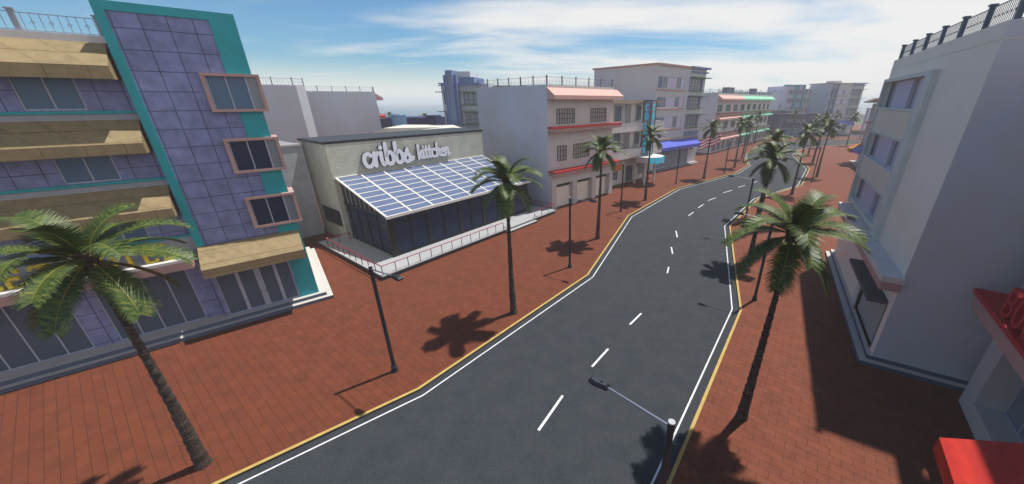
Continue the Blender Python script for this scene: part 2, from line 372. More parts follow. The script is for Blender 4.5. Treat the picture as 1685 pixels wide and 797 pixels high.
def grille(parent, x0, x1, z0, z1, y, m='green_bar', nv=7, nh=2, t=.055):
    mb = MB()
    for i in range(nv):
        x = x0 + (x1 - x0) * i / (nv - 1); mb.box(x - t / 2, x + t / 2, y - t / 2, y + t / 2, z0, z1, m)
    for i in range(nh + 2):
        z = z0 + (z1 - z0) * i / (nh + 1); mb.box(x0, x1, y - t * .35, y + t * .35, z - t / 2, z + t / 2, m)
    return mb.build('window_grille', parent)
def awning(parent, x0, x1, ytop, yfront, ztop, zbend, zbot, m, name='awning', mval=None):
    mb = MB(); mval = mval or m
    a, b, c, d = (ytop, ztop), (yfront, zbend), (yfront, zbot), (ytop, zbot)
    t = .03
    mb.face([(x0, *b), (x1, *b), (x1, *a), (x0, *a)], m)
    mb.face([(x0, *c), (x1, *c), (x1, *b), (x0, *b)], mval)
    for x in (x0, x1): mb.face([(x, *a), (x, *d), (x, *c), (x, *b)], m)
    mb.face([(x0, yfront + t, zbot), (x0, ytop, ztop - t * 2), (x1, ytop, ztop - t * 2), (x1, yfront + t, zbot)], mval)
    return mb.build(name, parent)
def roof_railing(parent, pts, z, h=.85, m='iron', gap=2.5, bar=.26, fancy=True, name='roof_railing', pr=.09):
    mb = MB(); posts = []
    for (p, q) in zip(pts, pts[1:]):
        p, q = Vector((*p, z)), Vector((*q, z)); L = (q - p).length; d = (q - p).normalized(); n = max(1, round(L / gap))
        up = Vector((0, 0, 1))
        mb.tube(p + up * (h - .03), q + up * (h - .03), .025, .025, m, 4); mb.tube(p + up * .06, q + up * .06, .022, .022, m, 4)
        nb = max(2, round(L / bar))
        for i in range(nb):
            c = p + d * L * (i + .5) / nb; mb.tube(c + up * .06, c + up * (h - .03), .014, .014, m, 4, False)
            if fancy and i % 2:
                s_ = .075
                for (u0, u1) in (((-s_, 0), (0, s_)), ((0, s_), (s_, 0)), ((s_, 0), (0, -s_)), ((0, -s_), (-s_, 0))):
                    mb.tube(c + d * u0[0] + up * (h * .5 + u0[1]), c + d * u1[0] + up * (h * .5 + u1[1]), .012, .012, m, 4, False)
        posts += [p + d * L * i / n for i in range(n + 1)]
    r = mb.build(name, parent); seen = []
    for c in posts:
        if any((c - s_).length < .05 for s_ in seen): continue
        seen.append(c)
        MB().box(c.x - pr, c.x + pr, c.y - pr, c.y + pr, z, z + h + .06, m).box(c.x - pr * 1.5, c.x + pr * 1.5, c.y - pr * 1.5, c.y + pr * 1.5, z + h + .06, z + h + .13, m).build('railing_post', r)
    return r
def steps(parent, x0, x1, y0, n=2, rise=.25, run=.35, depth=1.6, name='steps', xin=True):
    """broad steps along a facade; treads light, risers blue-grey"""
    mb = MB()
    for i in range(n):
        a, b = (x0 + run * i, x1 - run * i) if xin else (x0, x1)
        z0, z1, y = rise * i, rise * (i + 1), y0 + run * i
        mb.box(a, b, y, y0 + depth, z0, z1, 'riser', 't')
        mb.face([(a, y, z1), (b, y, z1), (b, y0 + depth, z1), (a, y0 + depth, z1)], 'step')
    return mb.build(name, parent)
def rot_at(heading):
    a = R(heading); return (math.cos(a), math.sin(a)), (math.sin(a), -math.cos(a))
SUN = 4.0; SAZ = 36; SEL = 66.5; SKY = .086; EXPO = .40; HAZE = .0009
CLX, CLY, C0, C1 = .3, .2, .44, .80
CLOUD = (8.0, 7.9, 7.7, 1); SKYTINT = (.54, .84, 1.02, 1)
# ------------------------------------------------------------------ the ground, the road and the pavements
LK = [(-60, -28.0), (-13.9, 9.0), (-7.8, 13.9), (1.8, 26.8), (8.1, 43.7), (19.1, 59.2), (35.4, 73.0), (42.8, 82.7), (48.9, 97.5), (64.6, 121.5), (80, 133.5), (97.1, 141.2), (111.9, 141.2), (190, 141.2)]
RK = [(-20, -24.9), (-5.4, -4.0), (4.0, 9.2), (12.5, 21.4), (19.6, 39.6), (29.5, 52.3), (42.1, 61.6), (54.1, 77.9), (64.2, 99.8), (71.8, 110.4), (83.7, 119.8), (94.3, 123.3), (101.1, 126.9), (190, 127.5)]
DZ = -.12
structure(slab([(-220, -120), (420, -120), (420, 430), (60, 430), (30, 175), (-220, 170)], -3, -.30, 'sand', 'sand').build('beach'))
w = slab([(-6000, -200), (6000, -200), (6000, 7000), (-6000, 7000)], -2.2, -2.1, 'water', 'water').build('sea'); structure(w)
road_poly = LK + [(190, 141.2), (190, 155), (230, 300), (300, 300), (260, 100)] + RK[::-1]
mb = MB(); mb.face([(-80, -60, DZ), (420, -60, DZ), (420, 430, DZ), (60, 430, DZ), (40, 100, DZ), (-80, 60, DZ)], 'asphalt'); structure(mb.build('road'))
west = LK + [(190, 153.0), (104.9, 153.0), (100, 168), (40, 172), (-110, 168), (-110, -60), (-60, -60)]
structure(slab(west, -.28, 0, 'pave_west', 'kerb').build('pavement_west'))
east = RK + [(190, -60), (-20, -60)]
structure(slab(east[::-1], -.28, 0, 'pave_east', 'kerb').build('pavement_east'))
far = [(140, 183), (230, 230), (230, 330), (150, 330), (128, 200)]
structure(slab(far, -.28, 0, 'pave_east', 'kerb').build('pavement_north'))
mb = MB(); mb.face([(160, 232, .01), (230, 240, .01), (230, 320, .01), (150, 320, .01)], 'grass'); structure(mb.build('lawn'))
# painted kerbs and lines
mb = MB(); strip(LK, .0, -.16, .004, 'yellow_paint', mb); structure(mb.build('kerb_line_west'))
mb = MB(); strip(RK, .15, .0, .004, 'yellow_paint', mb); structure(mb.build('kerb_line_east'))
mb = MB(); strip(LK, .45, .37, DZ + .004, 'white_paint', mb); structure(mb.build('edge_line_west'))
mb = MB(); strip(RK, -.445, -.53, DZ + .004, 'white_paint', mb); structure(mb.build('edge_line_east'))
DASH = [((-1.35, 11.55), (-.25, 13.6)), ((1.4, 15.7), (2.5, 17.25)), ((4.25, 19.75), (5.3, 21.1)), ((8.85, 27.4), (9.3, 28.6)), ((10.5, 31.6), (10.85, 33.3)), ((12.3, 36.1), (12.75, 38.2)), ((16.1, 44.0), (17.3, 45.6)), ((18.7, 47.7), (20.1, 49.5)), ((21.6, 51.6), (23.4, 53.3)), ((25.9, 56.4), (28.2, 58.3)), ((30.2, 60.4), (32.2, 62.0)), ((34.2, 63.8), (36.2, 65.4)), ((44.0, 74), (45.2, 75.9)), ((49.2, 85), (50.2, 87))]
mb = MB()
for a, b in DASH: strip([a, b], -.065, .065, DZ + .004, 'white_paint', mb)
structure(mb.build('lane_line'))

# ------------------------------------------------------------------ the violet tiled hotel, front left
HO = thing('hotel', 'violet tiled art deco hotel with teal frames and tan awnings, left foreground', 'hotel', (-29.26, 13.55, 0), 40)
XL = -9.0
mb = MB()
bays = [(-2.0, 3.0, .52, 4.62), (4.0, 7.78, .52, 4.62)]
mb.wall(XL, 8.8, .5, 6.2, 1.40, bays, .10, 'panel')
wins2 = [(XL + 1, XL + 4, 9.94, 11.7), (-2.2, 1.2, 9.94, 11.7), (5.04, 7.0, 9.94, 11.7)]
wins1 = [(XL + 1, XL + 4, 13.58, 15.3), (-2.2, 1.2, 13.58, 15.3), (5.04, 7.0, 13.58, 15.3)]
wins3 = [(XL + 1, XL + 4, 6.3, 8.1), (-2.2, 1.2, 6.3, 8.1), (5.04, 7.0, 6.3, 8.1)]
mb.wall(XL, 8.8, 6.2, 16.74, 1.50, wins1 + wins2 + wins3, .12, 'panel')
mb.box(XL, 8.8, 1.42, 1.52, 16.74, 17.06, 'trim').box(XL, 8.8, 1.52, 14, 16.9, 17.06, 'trim')
mb.box(8.8, 13.9, 1.0, 14, 17.8, 18.3, 'stucco')
mb.face([(13.95, .8, 0), (13.95, 14, 0), (13.95, 14, 18.3), (13.95, .8, 18.3)], 'stucco')
mb.face([(XL, 14, 0), (13.9, 14, 0), (13.9, 14, 17), (XL, 14, 17)], 'stucco'); mb.face([(XL, 1.4, 0), (XL, 14, 0), (XL, 14, 17), (XL, 1.4, 17)], 'stucco')
mb.build('wall', HO)
mb = MB()   # stair tower
mb.wall(8.80, 13.95, .5, 5.63, .76, [(8.93, 12.79, .52, 4.6)], .12, 'panel')
mb.face([(9.1, .78, 5.63), (12.84, .78, 5.63), (12.84, .78, 18.16), (9.1, .78, 18.16)], 'panel')
mb.box(8.77, 8.83, .86, 6, 5.6, 18.4, 'panel')
mb.build('tower_wall', HO)
mb = MB()
mb.box(8.77, 9.13, .70, .90, 5.62, 18.58, 'teal').box(9.13, 12.84, .70, .90, 18.16, 18.58, 'teal').box(12.84, 13.97, .70, .90, .5, 18.58, 'teal')
mb.box(13.90, 13.97, .90, 2.2, .5, 18.58, 'teal').box(8.77, 13.97, .90, 1.3, 18.3, 18.58, 'teal').build('tower_frame', HO)
for z in (13.39, 9.76, 6.20):
    MB().box(XL, 8.77, 1.34, 1.50, z, z + .14, 'teal').build('floor_band', HO)
    MB().box(XL, 8.77, 1.42, 1.50, z - .31, z, 'grey_trim').build('fascia', HO)
MB().box(XL, 8.77, 1.30, 1.40, 5.3, 6.20, 'grey_trim').build('fascia', HO)
for (a, b, c, d) in wins1 + wins2 + wins3: window(HO, a, b, c, d, 1.58, 'mullion', 'glass_blue', (.5,), .07)
for k, z in enumerate((13.42, 9.83, 6.22)):
    g = 'glass_blue' if k == 0 else 'glass_navy'
    mb = MB()
    mb.box(11.70, 14.28, .42, .74, z + 1.92, z + 2.07, 'pink').box(11.70, 14.28, .42, .74, z, z + .15, 'pink').box(11.70, 11.86, .44, .74, z + .15, z + 1.92, 'pink').box(14.12, 14.28, .44, .74, z + .15, z + 1.92, 'pink')
    mb.box(14.0, 14.28, .74, 2.4, z, z + .15, 'pink').box(14.0, 14.28, .74, 2.4, z + 1.92, z + 2.07, 'pink').box(14.12, 14.28, 2.25, 2.4, z + .15, z + 1.92, 'pink')
    f = mb.build('bay_window', HO)
    MB().face([(11.86, .66, z + .15), (13.62, .66, z + .15), (13.62, .66, z + 1.92), (11.86, .66, z + 1.92)], g).build('pane', f)
    MB().box(11.86, 11.92, .60, .66, z + .15, z + 1.92, 'mullion').box(12.70, 12.76, .60, .66, z + .15, z + 1.92, 'mullion').box(13.58, 13.66, .58, .66, z + .15, z + 1.92, 'mullion').face([(13.66, .64, z + .15), (14.12, .64, z + .15), (14.12, .64, z + 1.92), (13.66, .64, z + 1.92)], 'glass_pale').build('window_frame', f)
for (zt, zb, zv) in ((16.74, 15.62, 15.02), (13.08, 11.95, 11.40), (9.45, 8.33, 7.78)):
    awning(HO, XL, 8.60, 1.42, 0.0, zt, zb, zv, 'canvas')
awning(HO, 8.78, 13.86, .69, -.80, 5.60, 4.57, 3.98, 'canvas')
window(HO, -2.0, 3.0, .52, 4.62, 1.47, 'mullion', 'glass', (.23, .42, .61, .81), .06, name='shop_window')
window(HO, 4.0, 7.78, .52, 4.62, 1.47, 'mullion', 'glass', (.24, .49, .74), .06, name='shop_window')
d = window(HO, 8.93, 12.79, .52, 4.6, .86, 'mullion', 'glass', (), .07, name='entrance')
mb = MB()
for x in (9.98, 10.93, 11.07, 11.95): mb.box(x - .09, x + .09, .80, .86, .6, 4.5, 'mullion')
mb.build('door_frame', d)
MB().box(10.86, 10.90, .72, .80, 1.62, 1.72, 'black_frame').box(11.10, 11.14, .72, .80, 1.62, 1.72, 'black_frame').build('door_handle', d)
mb = MB()
mb.box(XL, 8.5, -.30, 1.39, 5.14, 5.30, 'trim').box(XL, 8.46, -.26, 1.38, 4.66, 5.14, 'pink').build('canopy', HO)
for word in ((('V', -.62), ('I', .02), ('O', .72), ('L', 1.38), ('E', 2.05), ('T', 2.98)), (('H', 4.35), ('O', 5.12), ('T', 5.86), ('E', 6.62), ('L', 7.38))):
    txt = []
    for ch, x in word: txt += block_letter(ch, x, 5.36, .90, True, .86)
    strokes_mesh(txt, .15, .16, 'yellow_letter', lambda x, y, z: (x, y + .35, z), False).build('hotel_lettering', HO)
steps(HO, XL - 1, 14.75, 0, 2, .25, .36, 12, 'steps')
roof_railing(HO, [(XL, 1.65), (8.62, 1.65)], 17.06, .80, 'iron_light', 2.5, .27)

# ------------------------------------------------------------------ the kitchen restaurant
CR = thing('restaurant', 'pale brick restaurant with white ribbed glass roof and cribbs kittchen lettering', 'restaurant', (-15.50, 25.72, 0), 53.8)
mb = MB(); mb.box(2.3, 21.8, 11.5, 17.6, 0, 10.15, 'brick_olive'); mb.build('wall', CR)
mb = MB(); mb.box(2.1, 22.0, 11.46, 17.8, 10.15, 10.30, 'black_frame').box(2.12, 21.98, 11.47, 17.78, 10.30, 10.40, 'roof_dark').build('roof', CR)
mb = MB()
mb.box(0, 23.6, 0, 11.5, .34, .42, 'deck').box(.06, 23.54, .06, 11.45, 0, .34, 'deck_side').box(0, 2.29, 11.5, 13, .34, .42, 'deck'); mb.build('terrace', CR)
MB().box(14.3, 19.3, -.50, -.002, .17, .23, 'deck').box(14.36, 19.24, -.45, -.002, 0, .17, 'deck_side').build('terrace_step', CR)
# glass pavilion
px0, px1, py = 2.75, 21.3, 2.95
mb = MB()
def post(x, wd=.22): mb.box(x - wd / 2, x + wd / 2, py - .08, py + .12, .42, 4.35, 'black_frame')
post(px0 + .15, .6)
for x in (6.65, 10.45, 13.75): post(x, .34)
for x in (4.78, 8.45, 11.97, 15.9, 18.6): post(x, .09)
post(px1 - .1, .3)
mb.box(px0, px1, py - .06, py + .1, .42, .60, 'black_frame').box(px0, px1, py - .06, py + .1, 4.2, 4.40, 'black_frame')
mb.box(px0 + .2, 10.4, py - .03, py + .06, 3.55, 3.62, 'black_frame')
ys = [py + .2, 5.1, 7.05, 8.85, 10.65, 11.45]
for i, y in enumerate(ys[1:-1]):
    wd = .16 if i in (1,) else .08; mb.box(px0 - .04, px0 + .12, y - wd / 2, y + wd / 2, .42, 4.3, 'black_frame')
mb.box(px0 - .02, px0 + .1, py, 11.49, .42, .60, 'black_frame').box(px0 - .05, px0 + .1, py, 11.49, 4.15, 4.38, 'black_frame').box(px0 - .01, px0 + .08, py, 11.49, 3.52, 3.58, 'black_frame')
mb.box(px1 - .1, px1 + .02, py, 11.49, .42, .6, 'black_frame').box(px1 - .1, px1 + .02, py, 11.49, 4.2, 4.4, 'black_frame')
pf = mb.build('pavilion_frame', CR)
mb = MB()
mb.face([(px0 + .3, py + .03, .6), (px1, py + .03, .6), (px1, py + .03, 4.2), (px0 + .3, py + .03, 4.2)], 'glass_navy')
mb.face([(px0 + .04, 11.49, .6), (px0 + .04, py + .03, .6), (px0 + .04, py + .03, 4.2), (px0 + .04, 11.49, 4.2)], 'glass_navy')
mb.face([(px1 - .04, py + .03, .6), (px1 - .04, 11.49, .6), (px1 - .04, 11.49, 4.2), (px1 - .04, py + .03, 4.2)], 'glass_navy').build('pavilion_glass', pf)
y0, y1, z0, z1 = 2.55, 11.49, 4.42, 6.85
sl = lambda t: (y0 + (y1 - y0) * t, z0 + (z1 - z0) * t)
mb = MB()
mb.face([(px0 - .25, *sl(0)), (px1 + .25, *sl(0)), (px1 + .25, *sl(1)), (px0 - .25, *sl(1))], 'glass_roof'); gr = mb.build('glass_roof', CR)
mb = MB(); nb, nr = 8, 9
def bar3(a, b, wd, hh):
    a, b = Vector(a), Vector(b); d = (b - a).normalized(); s = d.cross(Vector((0, -.262, .965))).normalized() * wd / 2; u = Vector((0, -.262, .965)) * hh
    P = [a - s - u, a + s - u, a + s + u, a - s + u, b - s - u, b + s - u, b + s + u, b - s + u]; k = len(mb.v); mb.v += [tuple(p) for p in P]; i = mb.mi('white_rib')
    for f in ((0, 1, 2, 3), (7, 6, 5, 4), (0, 4, 5, 1), (1, 5, 6, 2), (2, 6, 7, 3), (3, 7, 4, 0)): mb.f.append(tuple(k + j for j in f)); mb.m.append(i)
for i in range(nb + 1):
    x = px0 - .2 + (px1 + .4 - px0) * i / nb; bar3((x, *sl(0)), (x, *sl(1)), .17, .06)
for j in range(1, nr):
    a = sl(j / nr); bar3((px0 - .2, *a), (px1 + .2, *a), .10, .045)
bar3((px0 - .28, y1 - .06, z1 + .02), (px1 + .28, y1 - .06, z1 + .02), .12, .05)
mb.box(px0 - .3, px1 + .3, y0 - .1, y0 + .08, z0 - .16, z0 + .1, 'white_rib')
mb.build('roof_ribs', gr)
mb = MB()
for k in range(9):
    t = (k + .9) / 10; y, z = sl(t); mb.box(px0 - .02, px0 + .04, y - .04, y + .04, 4.38, z - .05, 'grey_trim')
mb.face([(px0 + .06, y1, 4.38), (px0 + .06, y0 + .3, 4.38), (px0 + .06, y1, z1 - .05)], 'black_frame'); mb.build('side_louvres', CR); mb = MB(); mb.face([(px1 - .02, y0 + .3, 4.38), (px1 - .02, y1, 4.38), (px1 - .02, y1, z1 - .05)], 'black_frame')
mb.build('gable_panel', CR)
grille(CR, 0, 1, 0, 1, 0, 'black_frame', 2, 0) if False else None
mb = MB()
mb.face([(2.26, 16.2, 1.62), (2.26, 11.95, 1.62), (2.26, 11.95, 3.38), (2.26, 16.2, 3.38)], 'roof_dark')
for k in range(12): mb.box(2.22, 2.27, 12.05 + k * .36, 12.11 + k * .36, 1.62, 3.38, 'black_frame')
for k in range(6): mb.box(2.21, 2.26, 11.95, 16.2, 1.66 + k * .33, 1.72 + k * .33, 'black_frame')
mb.build('side_window', CR)
def rail(pts, name, step=1.17, h=.84, z=.42):
    mb = MB()
    for p, q in zip(pts, pts[1:]):
        p3, q3 = Vector((*p, z)), Vector((*q, z)); L = (q3 - p3).length; n = max(1, round(L / step))
        mb.tube(p3 + Vector((0, 0, h)), q3 + Vector((0, 0, h)), .042, .042, 'red_rail', 6)
        for i in range(n + 1):
            c = p3.lerp(q3, i / n); mb.tube(c, c + Vector((0, 0, h)), .035, .035, 'red_rail', 6)
    return mb.build(name, CR)
rail([(2.3, 10.9), (.14, 10.9), (.14, .14), (14.05, .14)], 'terrace_railing')
rail([(19.4, .14), (23.45, .14), (23.45, 9.5)], 'terrace_railing')
for x in (14.1, 19.35):
    mb = MB(); mb.tube((x, .1, .78), (x, -.55, .62), .035, .035, 'red_rail', 6); mb.tube((x, -.5, 0), (x, -.5, .63), .035, .035, 'red_rail', 6); mb.tube((x, .1, .3), (x, .1, .8), .035, .035, 'red_rail', 6); mb.build('step_handrail', CR)
st1, xe = script_word('cribbs', 5.35, 1.36, 7.55); st2, xe2 = script_word('kittchen', xe + .75, .95, 7.70)
xfm = lambda x, y, z: (x, y + 11.42, z)
mb = strokes_mesh(st1, .42, .30, 'white_letter', xfm, True, 'black_frame'); mb.build('sign_lettering', CR)
mb = strokes_mesh(st2, .30, .26, 'white_letter', xfm, True, 'black_frame'); mb.build('sign_lettering', CR)

WB = thing('brick_annex', 'low white painted brick building between the violet hotel and the brick restaurant', 'building', (-15.50, 25.72, 0), 53.8)
MB().box(-12, 2.0, 16.8, 25, 0, 9.75, 'brick_white').build('wall', WB)
MB().box(-12.1, 2.1, 16.7, 17.0, 9.75, 9.95, 'trim').box(-12, 2, 17.0, 25, 9.75, 9.85, 'roof_grey').build('parapet', WB)

# ------------------------------------------------------------------ apartment blocks with roof awnings
def apartment(root, x0, x1, depth, top, canvas, ledge, wx, floors=((11.30, 13.07), (6.50, 8.40)), awn='roof', ground='garage', grill='green_bar', rails=True, wallm='stucco', wx2=None):
    y = .6; holes = []
    for i, (c, d) in enumerate(floors):
        for (a, b) in (wx if i == 0 or not wx2 else wx2): holes.append((a, b, c, d))
    n = max(2, round((x1 - x0) / 4.4)); ops = []
    for i in range(n):
        a = x0 + .9 + (x1 - x0 - .9) * i / n; ops.append((a, a + (x1 - x0 - .9) / n - .95, .12, 3.42))
    mb = MB(); mb.wall(x0, x1, 0, top, y, holes + (ops if ground == 'garage' else []), .16, wallm)
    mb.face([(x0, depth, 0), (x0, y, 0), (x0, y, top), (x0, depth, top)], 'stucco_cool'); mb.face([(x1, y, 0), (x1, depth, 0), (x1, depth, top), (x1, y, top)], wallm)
    mb.face([(x1, depth, 0), (x0, depth, 0), (x0, depth, top), (x1, depth, top)], wallm); mb.face([(x0, y, top), (x1, y, top), (x1, depth, top), (x0, depth, top)], 'roof_grey')
    mb.build('wall', root)
    for h in holes:
        w = window(root, h[0], h[1], h[2], h[3], y + .12, 'mullion', 'pane_beige' if ground == 'garage' else 'glass_pale', (.5,), .07)
        g = grille(root, h[0] - .02, h[1] + .02, h[2] - .02, h[3] + .02, y - .06, grill, max(4, round((h[1] - h[0]) / .42)), 2); g.parent = w
    if ground == 'garage':
        for o in ops:
            g = box_part('garage_door', root, o[0], o[1], y + .1, y + .16, .12, 2.85, 'stucco_front'); MB().box(o[0], o[1], y + .03, y + .16, 2.85, 3.42, 'green_bar').build('vent_band', g)
        MB().box(x0 - .02, x1 + .02, 0, y - .004, 3.42, 4.62, wallm).build('beam', root)
        for i in range(n + 1):
            a = x0 + .02 + (x1 - x0 - .9) * i / n
            MB().box(a, a + .86, .02, y - .004, 0, 3.42, wallm).build('pillar', root)
    else:
        for o in ops: window(root, o[0], o[1], .3, 3.0, y - .02, 'mullion', 'glass', (.33, .66), .08, name='shop_window')
    e0, e1 = x0 - .05, x1 + .8
    for (zt, th) in ((10.95, .62), (5.30, .66)):
        l = MB().box(e0, e1, -.62, y - .002, zt - th, zt - .2, 'pink').build('ledge', root)
        MB().box(e0 - .05, e1 + .06, -.72, y - .002, zt - .2, zt, ledge).build('ledge_edge', l)
    awning(root, x0 - .02, x1 + .75, y - .01, -.75, 15.60, 14.72, 14.24, canvas)
    if awn == 'all':
        for zt in (10.6, 5.0): awning(root, x0 - .02, x1 - .4, y - .012, -.95, zt - .05, zt - 1.15, zt - 1.55, canvas)
    if rails: roof_railing(root, [(x0 + .2, depth - .3), (x0 + .2, y + .2), (x1 - .2, y + .2)], top, .95, 'iron_grey', 2.5, .3, True, pr=.06)
R1 = thing('apartment_block', 'grey white apartment block with salmon roof awning and red ledges beside the restaurant', 'building', (-1.43, 46.88, 0), 46)
apartment(R1, -1.0, 12.6, 16.4, 15.9, 'salmon', 'red_tile', [(.64, 4.0), (7.4, 10.9)], wx2=[(.7, 2.35), (3.9, 7.2), (8.9, 11.2)])
# ------------------------------------------------------------------ the hotel with the round canopy
CO = thing('hotel', 'white balconied hotel with blue vertical COLONY sign and round canopy', 'hotel', (-1.43, 46.88, 0), 46)
cx0, cx1 = 13.0, 27.6; yw = 3.1
holes = []; 
for (c, d) in ((10.9, 13.25), (6.75, 9.05)):
    for (a, b) in ((16.4, 18.4), (21.0, 22.4), (22.9, 24.4), (25.6, 27.0)): holes.append((a, b, c, d))
gh = [(13.8, 15.2, .9, 2.9), (16.4, 18.2, .9, 2.9), (20.6, 22.9, .1, 3.0), (24.6, 26.6, .9, 2.9)]
mb = MB(); mb.wall(cx0, cx1, 0, 13.8, yw, holes + gh, .15, 'stucco')
mb.face([(cx1, yw, 0), (cx1, 15, 0), (cx1, 15, 13.8), (cx1, yw, 13.8)], 'stucco'); mb.face([(cx1, 15, 0), (cx0, 15, 0), (cx0, 15, 13.8), (cx1, 15, 13.8)], 'stucco'); mb.face([(cx0, 15, 0), (cx0, yw, 0), (cx0, yw, 13.8), (cx0, 15, 13.8)], 'stucco')
mb.build('wall', CO)
for h in holes: window(CO, *h, yw + .1, 'iron', 'glass_pale', (.33, .66), .12, (.35, .75))
for h in (gh[0], gh[1], gh[3]): window(CO, *h, yw + .1, 'iron', 'glass_pale', (.5,), .12, (.6,))
d = window(CO, *gh[2], yw + .1, 'black_frame', 'glass', (.5,), .14, name='entrance')
MB().box(cx0, cx1 + .7, 1.15, 15.1, 13.84, 14.05, 'ochre').box(cx0, 20.5, 1.2, 15, 13.7, 13.84, 'trim').build('roof', CO)
for a in (13.3, 19.6):
    for (c, e) in ((10.62, 13.7), (6.4, 9.25)): MB().box(a, a + 1.2, 2.0, yw - .002, c, e, 'trim').build('pilaster', CO)
for zt, zb in ((10.62, 9.25), (6.4, 4.85)):
    b = MB().box(cx0, 29.2, 1.0, 1.2, zb, zt, 'trim').box(28.9, 29.2, 1.2, yw, zb, zt, 'trim').box(cx0, 29.0, 1.2, yw - .002, zb, zb + .25, 'trim').build('balcony', CO)
    MB().box(cx0, 29.22, .96, 1.22, zt, zt + .05, 'grey_trim').build('balcony_coping', b)
awning(CO, 13.4, 17.4, 2.9, 1.7, 4.6, 3.9, 2.9, 'orange'); awning(CO, 24.6, 27.4, 2.9, 1.7, 4.6, 3.9, 2.9, 'orange')
mb = MB(); cxy = (22.9, -.1); n = 40; ring = [(cxy[0] + 2.6 * math.cos(2 * math.pi * k / n), cxy[1] + 2.6 * math.sin(2 * math.pi * k / n)) for k in range(n)]
mb.prism(ring, 3.95, 4.85, 'trim', 'z'); mb.prism([(cxy[0] + (a - cxy[0]) * 1.03, cxy[1] + (b - cxy[1]) * 1.03) for a, b in ring], 4.86, 5.0, 'trim', 'z').box(21.2, 24.6, 1.0, 1.02, 4.0, 4.8, 'trim')
mb.build('round_canopy', CO)
for x, y in ((21.25, -.6), (24.5, -.6), (21.3, 1.6), (24.4, 1.6)): MB().tube((x, y, 0), (x, y, 3.96), .19, .19, 'trim', 14).build('column', CO)
txt = []
for i, ch in enumerate('HOTEL'): txt += block_letter(ch, (i - 2) * 1.08 - .33, 3.98, .95, False, .95)
def wrap(x, y, z):
    a = x / 2.66 - math.pi / 2; r = 2.62 - y; return (cxy[0] + r * math.cos(a), cxy[1] + r * math.sin(a), z)
strokes_mesh(txt, .26, .12, 'cyan', wrap, False).build('canopy_lettering', CO)
MB().box(22.2, 23.6, -.3, 1.3, 5.0, 14.05, 'pylon').build('sign_pylon', CO)
MB().box(22.1, 22.26, -.36, -.24, 5.0, 14.1, 'grey_slab').box(23.54, 23.7, -.36, -.24, 5.0, 14.1, 'grey_slab').box(22.1, 22.26, 1.2, 1.34, 5.0, 14.1, 'grey_slab').box(22.1, 23.7, -.36, 1.36, 14.05, 14.2, 'grey_slab').build('pylon_edge', CO)
for side in (0, 1):
    txt = []
    for i, ch in enumerate('COLONY'): txt += block_letter(ch, 0 if side else .14, 12.55 - i * 1.42, .95, False, .85 if side else .62)
    xf = (lambda x, y, z: (22.58 + x, y - .31, z)) if side == 0 else (lambda x, y, z: (22.19 + y, .80 - x, z))
    strokes_mesh(txt, .17, .06, 'cyan', xf, False).build('sign_lettering', CO)
